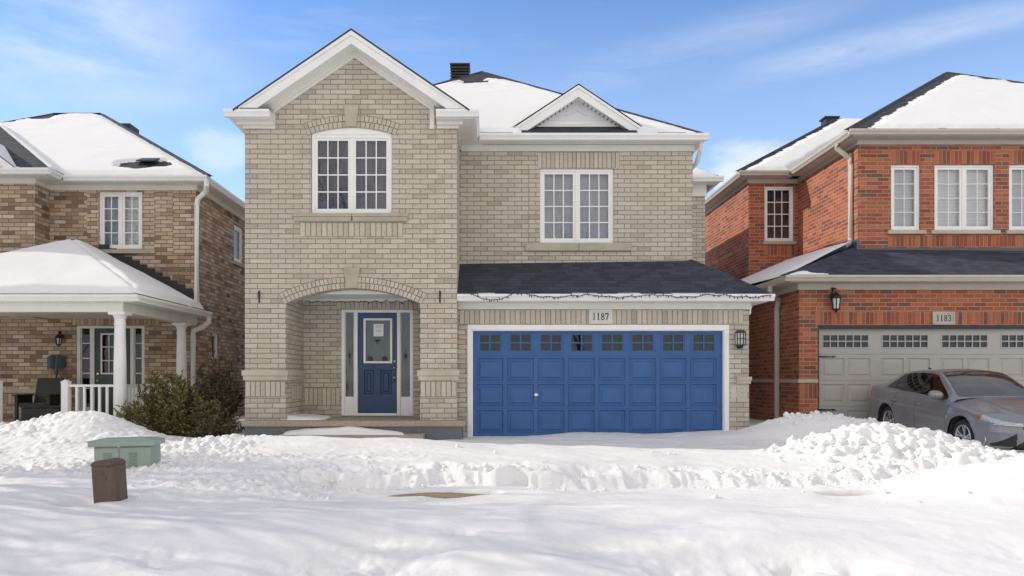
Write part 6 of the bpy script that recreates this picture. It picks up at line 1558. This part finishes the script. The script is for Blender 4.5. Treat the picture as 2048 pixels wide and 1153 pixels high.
# head lamp, grille, intakes as regions of the nose given by arc position along the front and height
def nose(u, y):   # distance round from the nose centre
    return np.abs(y)
def is_lamp(u, y, z):
    k = np.clip((u - 1.78) / (2.33 - 1.78), 0, 1)
    lo, hi = .632 + .075 * (1 - k), .655 + .125 * (1 - k) ** .9 - .0 * k
    return (u > 1.80) & (np.abs(y) > .40) & (z > lo) & (z < hi + .012)
def is_amber(u, y, z): return is_lamp(u, y, z) & (u < 1.885)
def is_grille(u, y, z): return (u > 2.0) & (np.abs(y) < .42) & (z > .575) & (z < .665)
def is_fog(u, y, z):
    a = np.abs(y); return (u > 1.95) & (a > .50) & (a < .80) & (z > .285) & (z < .285 + .19 * (.82 - a) / .30 + .02)
def is_low(u, y, z):
    a = np.abs(y); return (u > 2.0) & (a < .60) & (z > .235) & (z < .235 + .19 * np.clip((.62 - a) / .3, 0, 1))
def is_tail(u, y, z): return (u < -2.02) & (z > .80) & (z < .95) & (np.abs(y) > .42)
seam = lambda u, y, z: ((np.abs(u - (-.10 - .03 * (z - .6))) < .006) | (np.abs(u - (.98 + .05 * (z - .6))) < .006) | (np.abs(u - (-.98 + .16 * (z - .6))) < .006) | ((np.abs(z - .285) < .008) & (u > -.95) & (u < .98))) & (z > .28)
def front_cap(rev=False):
    """bumper face closing the nose between both sides"""
    ns, nt = 40, 40; s = np.linspace(0, 1, ns); y = np.linspace(-1, 1, nt)
    Yg_, S = np.meshgrid(y, s); u0 = hl if not rev else hr_
    zb, ze = float(BOT(u0)), float(EDGE(u0)); Z = zb + (ze - zb) * S
    prof = cub(S.ravel(), [(0, -.06), (.06, -.015), (.25, .0), (.5, .012), (.66, .016), (.70, -.004), (.85, -.03), (.95, -.055), (1, -.085)]).reshape(S.shape)
    hw_ = float(Wp(u0)) + prof
    U = u0 + (.05 if not rev else -.05) * (1 - Yg_ ** 2)
    return U, Yg_ * hw_, Z
mats_regions = [('headlight', lambda u, y, z: is_lamp(u, y, z) & ~is_amber(u, y, z), 'lens'), ('side_marker', is_amber, 'amber'), ('grille', is_grille, 'black'), ('fog_recess', is_fog, 'black'), ('lower_grille', is_low, 'black'), ('tail_light', is_tail, 'redlens')]
def region_any(u, y, z):
    k = np.zeros(u.shape, bool)
    for _, f, _m in mats_regions: k |= f(u, y, z)
    return k
for sgn in (1, -1):
    U, Yv, Z = side_strip(sgn)
    emit('body', U, Yv, Z, lambda u, y, z: ~arch(u, z) & ~region_any(u, y, z) & ~seam(u, y, z), 'silver', None, sgn > 0)
    emit('door_seam', U, Yv - sgn * .006, Z, lambda u, y, z: seam(u, y, z) & ~arch(u, z), 'black', None, sgn > 0)
    for nm, f, m_ in mats_regions: emit(nm, U, Yv, Z, lambda u, y, z: f(u, y, z) & ~arch(u, z), m_, None, sgn > 0)
for rev in (False, True):
    U, Yv, Z = front_cap(rev)
    emit('body', U, Yv, Z, lambda u, y, z: ~region_any(u, y, z), 'silver', None, not rev)
    for nm, f, m_ in mats_regions: emit(nm, U, Yv, Z, f, m_, None, not rev)
# bonnet / deck from edge to edge
t = np.linspace(-1, 1, 48); U, Tt = np.meshgrid(us, t)
Yd = Tt * (Wp(U) - .085); Zd = EDGE(U) + (DECK(U) - EDGE(U)) * (1 - np.abs(Tt) ** 2.6)
Zd += .020 * np.exp(-((np.abs(Tt) - .60 + .10 * (U - 1.6)) / .05) ** 2) * sstep(1.0, 1.3, U) * sstep(2.3, 2.1, U)
emit('body', U, Yd, Zd, lambda u, y, z: (u > .86) | (u < -1.72), 'silver', None, False)
xcap = np.linspace(0, 1, 6)
# greenhouse: sections from shoulder to roof
ROOF = lambda u: cub(u, [(-1.98, 1.10), (-1.75, 1.20), (-1.4, 1.335), (-1.0, 1.415), (-.5, 1.452), (-.05, 1.458), (.12, 1.44), (.3, 1.385), (.65, 1.21), (1.02, 1.0)])
HWR = lambda u: cub(u, [(-1.98, .56), (-1.4, .545), (-.5, .565), (0, .565), (.3, .60), (.65, .66), (1.02, .72)])
ug = np.linspace(-1.98, 1.02, 320); s = np.linspace(0, 2, 150); U, S = np.meshgrid(ug, s)
b_y = Wp(U) - .085; b_z = EDGE(U)
r_y = HWR(U); r_z = ROOF(U) - .045
rise = np.clip((r_z - b_z), 0.0, 9)
k = np.clip(S, 0, 1); kk = np.clip(S - 1, 0, 1)
ys_ = b_y + (np.minimum(r_y + .0, b_y) - b_y) * k ** 1.12
zs_ = b_z + (r_z - b_z) * k
ys_ = np.where(S > 1, np.minimum(r_y, b_y) * (1 - kk), ys_)
zs_ = np.where(S > 1, r_z + .045 * (1 - (1 - kk) ** 2.6), zs_)
zs_ = np.maximum(zs_, b_z)
wst = lambda z: (z - .955) / (1.40 - .955)
def side_glass(u, y, z):
    top = ROOF(u) - .085; f = np.clip((z - .95) / .42, 0, 1)
    lim_f = .88 - .74 * f; lim_r = -1.62 + .52 * f
    return (np.abs(y) > .45) & (z > EDGE(u) + .035) & (z < top) & (u < lim_f) & (u > lim_r) & (u < .80)
def pillar(u, y, z): return (np.abs(u + .13 - .03 * (z - 1.2)) < .035) | (np.abs(u + 1.10 - .25 * (z - 1.2)) < .02)
def windshield(u, y, z):
    return (u > .14) & (np.abs(y) < HWR(u) - .035) & (z > 1.0) & (u < .99)
def rearglass(u, y, z): return (u < -1.12) & (np.abs(y) < HWR(u) - .06) & (z > 1.10)
isgl = lambda u, y, z: side_glass(u, y, z) | windshield(u, y, z) | rearglass(u, y, z)
for sgn in (1, -1):
    emit('body', U, ys_ * sgn, zs_, lambda u, y, z: ~isgl(u, y, z), 'silver', None, sgn > 0)
    emit('side_window', U, ys_ * sgn, zs_, lambda u, y, z: side_glass(u, y, z) & ~pillar(u, y, z), 'carglass', None, sgn > 0)
    emit('pillar_trim', U, ys_ * sgn, zs_, lambda u, y, z: side_glass(u, y, z) & pillar(u, y, z) & (u > -.6), 'black', None, sgn > 0)
    emit('quarter_trim', U, ys_ * sgn, zs_, lambda u, y, z: side_glass(u, y, z) & pillar(u, y, z) & (u <= -.6), 'black', None, sgn > 0)
    emit('windscreen', U, ys_ * sgn, zs_, windshield, 'screenglass', None, sgn > 0)
    emit('rear_window', U, ys_ * sgn, zs_, rearglass, 'carglass', None, sgn > 0)
# place the car: nose towards the street
Yf, Xf, Yr, Xr = 13.0, PX(1925, 13.0), 15.69, PX(1776, 15.69)
gF, gR = PZ(876, Yf) - WR, PZ(843, Yr) - WR
# the visible flank is the car's right side: +y of the model
fw = Vector((Xf - Xr, Yf - Yr, gF - gR)).normalized(); sd_ = fw.cross(Vector((0, 0, 1))).normalized(); up = sd_.cross(fw).normalized()
side_dir = sd_ if sd_.x < 0 else -sd_
org = (Vector((Xf, Yf, gF)) + Vector((Xr, Yr, gR))) / 2 - fw * (FA + RA_) / 2 - side_dir * .86
MC = Matrix(((fw.x, side_dir.x, up.x, org.x), (fw.y, side_dir.y, up.y, org.y), (fw.z, side_dir.z, up.z, org.z), (0, 0, 0, 1)))
mirror = MC.to_3x3().determinant() < 0
CAR.matrix_world = Matrix.Translation(org)
def car_obj(name, V, q, mat, smooth=True, parent=None):
    Vw = V @ np.array(MC.to_3x3()).T + np.array(org)
    if mirror: q = q[:, ::-1]
    o = grid_mesh(name, Vw, q, mat, None, smooth); o.parent = parent or CAR; o.matrix_parent_inverse = Matrix.Translation(-org) if parent is None else Matrix(); return o
merged = {}
SPLIT = ('headlight', 'side_marker', 'tail_light', 'side_window', 'fog_recess', 'pillar_trim', 'quarter_trim')
for (nm, V, q, m_, p_, sm_) in CARPARTS:
    key = (nm, (V[:, 1].mean() > 0) if nm in SPLIT else 0)
    if key in merged: a = merged[key]; a[1] = np.concatenate([a[1], q + len(a[0])]); a[0] = np.concatenate([a[0], V])
    else: merged[key] = [V, q, m_]
for (nm, _k), (V, q, m_) in merged.items():
    o = car_obj(nm, V, q, M[m_])
    if nm == 'body':
        bm = bmesh.new(); bm.from_mesh(o.data); bmesh.ops.remove_doubles(bm, verts=bm.verts, dist=.002); bm.to_mesh(o.data); bm.free()
def car_mb(name, fn, mat, parent=None, bevel=0, flip=True):
    mb = MB(MC); fn(mb); 
    if mirror:
        mb.f = [f[::-1] for f in mb.f]; nu = []; k = 0
        for f in mb.f: nu += mb.uv[k:k + len(f)][::-1]; k += len(f)
        mb.uv = nu
    o = mb.build(name, mat, None, bevel); o.parent = parent or CAR; o.matrix_parent_inverse = Matrix.Translation(-org) if parent is None else Matrix(); return o
def ax_lathe(mb, prof, c, k=28):
    c = Vector(c); mb.sm = True; rings = [[c + Vector((r * math.cos(2 * math.pi * j / k), h, r * math.sin(2 * math.pi * j / k))) for j in range(k)] for r, h in prof]
    for i in range(len(rings) - 1):
        for j in range(k): jj = (j + 1) % k; mb.poly([rings[i][j], rings[i + 1][j], rings[i + 1][jj], rings[i][jj]])
    mb.sm = False
for (au, sg) in ((FA, 1), (RA_, 1), (FA, -1), (RA_, -1)):
    yo = .865 * sg
    tyre = car_mb('wheel', lambda mb: ax_lathe(mb, [(.215, yo - sg * .20), (.30, yo - sg * .205), (.322, yo - sg * .18), (WR, yo - sg * .1), (.322, yo - sg * .02), (.30, yo + sg * .005), (.262, yo + sg * .004), (.232, yo - sg * .006)][::sg], (au, 0, WR)), M['rubber'])
    def rim(mb):
        ax_lathe(mb, [(.234, yo - sg * .004), (.224, yo + sg * .004), (.212, yo - sg * .012), (.205, yo - sg * .10)][::sg], (au, 0, WR))
        for q in range(5):
            for dq in (-.17, .17):
                t = q * 2 * math.pi / 5 + .3 + dq; t2 = q * 2 * math.pi / 5 + .3 + dq * .45
                a = Vector((au + .21 * math.cos(t), yo - sg * .012, WR + .21 * math.sin(t))); b = Vector((au + .045 * math.cos(t2), yo - sg * .03, WR + .045 * math.sin(t2)))
                d = (b - a).normalized(); n = Vector((-d.z, 0, d.x)) * .017
                mb.poly([a - n, a + n, b + n * .8, b - n * .8] if sg < 0 else [a + n, a - n, b - n * .8, b + n * .8])
                for w in (n, -n): mb.poly([a + w, b + w * .8, b + w * .8 - Vector((0, sg * .03, 0)), a + w - Vector((0, sg * .03, 0))])
        ax_lathe(mb, [(.055, yo - sg * .03), (.05, yo - sg * .018), (.0, yo - sg * .016)][::sg], (au, 0, WR), 16)
    car_mb('rim', rim, M['alloy'], tyre)
    car_mb('brake_disc', lambda mb: ax_lathe(mb, [(.21, yo - sg * .12), (.0, yo - sg * .118)][::sg], (au, 0, WR)), M['cabin'], tyre)
    car_mb('wheel_arch', lambda mb: ax_lathe(mb, [(.392, yo + sg * .03), (.392, yo - sg * .28), (.0, yo - sg * .281)][::sg], (au, 0, WR + .0), 32), M['cabin'])
def cabin(mb):
    mb.box(-1.7, .85, -.74, .74, .3, .86); mb.box(.55, .95, -.70, .70, .86, .97)
    for s_ in (-1, 1):
        for u_ in (-.05, -.95): mb.box(u_ - .14, u_, s_ * .38 - .24, s_ * .38 + .24, .86, 1.12); mb.box(u_ - .15, u_ - .06, s_ * .38 - .12, s_ * .38 + .12, 1.15, 1.30)
    mb.box(-2.2, 2.2, -.74, .74, .22, .30)
car_mb('interior', cabin, M['cabin'])
def mirr(mb, sg):
    P_ = []
    for i in range(9):
        t = math.pi * i / 8; r_ = math.sin(t) ** .6; P_.append((r_, -math.cos(t)))
    k = 14; rings = [[Vector((.74 + .075 * r_ * math.cos(2 * math.pi * j / k) - .02, sg * (.945 + .125 * h), 1.015 + .085 * r_ * math.sin(2 * math.pi * j / k) + .01 * h)) for j in range(k)] for r_, h in P_]
    mb.sm = True
    for i in range(len(rings) - 1):
        for j in range(k): jj = (j + 1) % k; q_ = [rings[i][j], rings[i + 1][j], rings[i + 1][jj], rings[i][jj]]; mb.poly(q_ if sg > 0 else q_[::-1])
    mb.sm = False
for sg in (1, -1):
    mo = car_mb('wing_mirror', lambda mb: mirr(mb, sg), M['silver'])
    car_mb('mirror_foot', lambda mb: mb.box(.68, .76, sg * .80, sg * .92, .935, .985), M['black'], mo)
    for u_ in (.10, -.86):
        zz_ = .80 + .0 * u_; yw = float(Wp(np.array([u_]))[()] if np.ndim(Wp(np.array([u_]))) == 0 else Wp(np.array([u_]))[0])
        car_mb('door_handle', lambda mb: mb.tube([(u_ - .0, sg * (yw - .015), zz_), (u_ - .02, sg * (yw + .022), zz_), (u_ - .17, sg * (yw + .022), zz_ + .004), (u_ - .19, sg * (yw - .015), zz_ + .004)], .015, 7), M['silver'])
    car_mb('fog_trim', lambda mb: mb.tube([(2.03, sg * .845, .27), (2.06, sg * .83, .36), (2.03, sg * .82, .44)], .016, 6), M['alloy'])
def strip(mb):
    pts = []
    for yy in np.linspace(-.78, .78, 31):
        uu = np.interp(abs(yy), [0, .3, .5, .66, .78, .83], [2.425, 2.40, 2.355, 2.29, 2.17, 2.02]); pts.append((uu + .0, yy, .622 + .02 * abs(yy)))
    mb.tube(pts, .011, 6)
car_mb('chrome_strip', strip, M['alloy'])
def lip(mb):
    pts = []
    for yy in np.linspace(-.72, .72, 31):
        uu = np.interp(abs(yy), [0, .3, .5, .66, .78, .83], [2.425, 2.40, 2.36, 2.30, 2.19, 2.03]); pts.append((uu, yy, .232))
    mb.tube(pts, .013, 6)
car_mb('bumper_lip', lip, M['alloy'])
car_mb('aerial', lambda mb: mb.tube([(-1.25, 0, 1.36), (-1.30, 0, 1.42), (-1.40, 0, 1.44)], .018, 6, rs=[.03, .022, .006]), M['black'])
# ---------------------------------------------------------------- leafless street trees left of the view, throwing branch shadows over the road bank
M['bark'] = paint('grey_bark', (.12, .10, .085), .9, .25, bump=.5)
def bare_tree(x, y, H, seed, label, crown=1.0):
    rnd = random.Random(seed); z = gz(x, y); r = empty('bare_tree', (x, y, z), label, 'tree', 'leafless street trees')
    tr = MB(); tw = MB()
    def grow(p, d, L, rad, lev):
        n = 4 if lev < 2 else 3; pts = [p]; rs = [rad]
        for i in range(n):
            d = (d + Vector((rnd.gauss(0, .12), rnd.gauss(0, .12), .05 if lev else 0))).normalized(); p = p + d * L / n; pts.append(p); rs.append(rad * (1 - .55 * (i + 1) / n))
        (tr if lev < 3 else tw).tube(pts, rad, 6 if lev < 2 else (4 if lev < 3 else 3), rs=rs, caps=lev == 0)
        if lev >= 5: return
        k = (7, 6, 5, 5, 4)[lev]
        for j in range(k):
            t = rnd.uniform(.45 if lev == 0 else .25, 1); q = pts[min(n - 1, int(t * n))].lerp(pts[min(n, int(t * n) + 1)], t * n - int(t * n))
            a = rnd.uniform(0, 6.283); o = Vector((math.cos(a), math.sin(a), rnd.uniform(.25, .9))) if lev == 0 else Vector((rnd.gauss(0, 1), rnd.gauss(0, 1), rnd.gauss(.25, .7)))
            grow(q, (d * .75 + o.normalized() * .85).normalized(), L * rnd.uniform(.48, .68) * (crown if lev == 0 else 1), rs[-1] * rnd.uniform(.75, .95) if lev else rad * .45, lev + 1)
    grow(Vector((x, y, z - .2)), Vector((0, 0, 1)), H * .55, H * .017, 0)
    tr.build('trunk', M['bark'], r); tw.build('twigs', M['bark'], r)
bare_tree(-9.6, 8.35, 8.5, 5, 'slender leafless street tree nearer the pedestal, at the road edge')
bare_tree(-13.5, 9.6, 9.5, 8, 'taller leafless street tree farther from the pedestal, at the road edge')
bare_tree(-15.0, 11.2, 11, 23, 'tallest leafless street tree, between the other two at the road edge')
bare_tree(-8.5, -14.5, 15, 12, 'tall leafless tree across the street, facing the arched upstairs window')
bare_tree(6.5, -16, 14, 17, 'tall leafless tree across the street, facing the blue garage door')
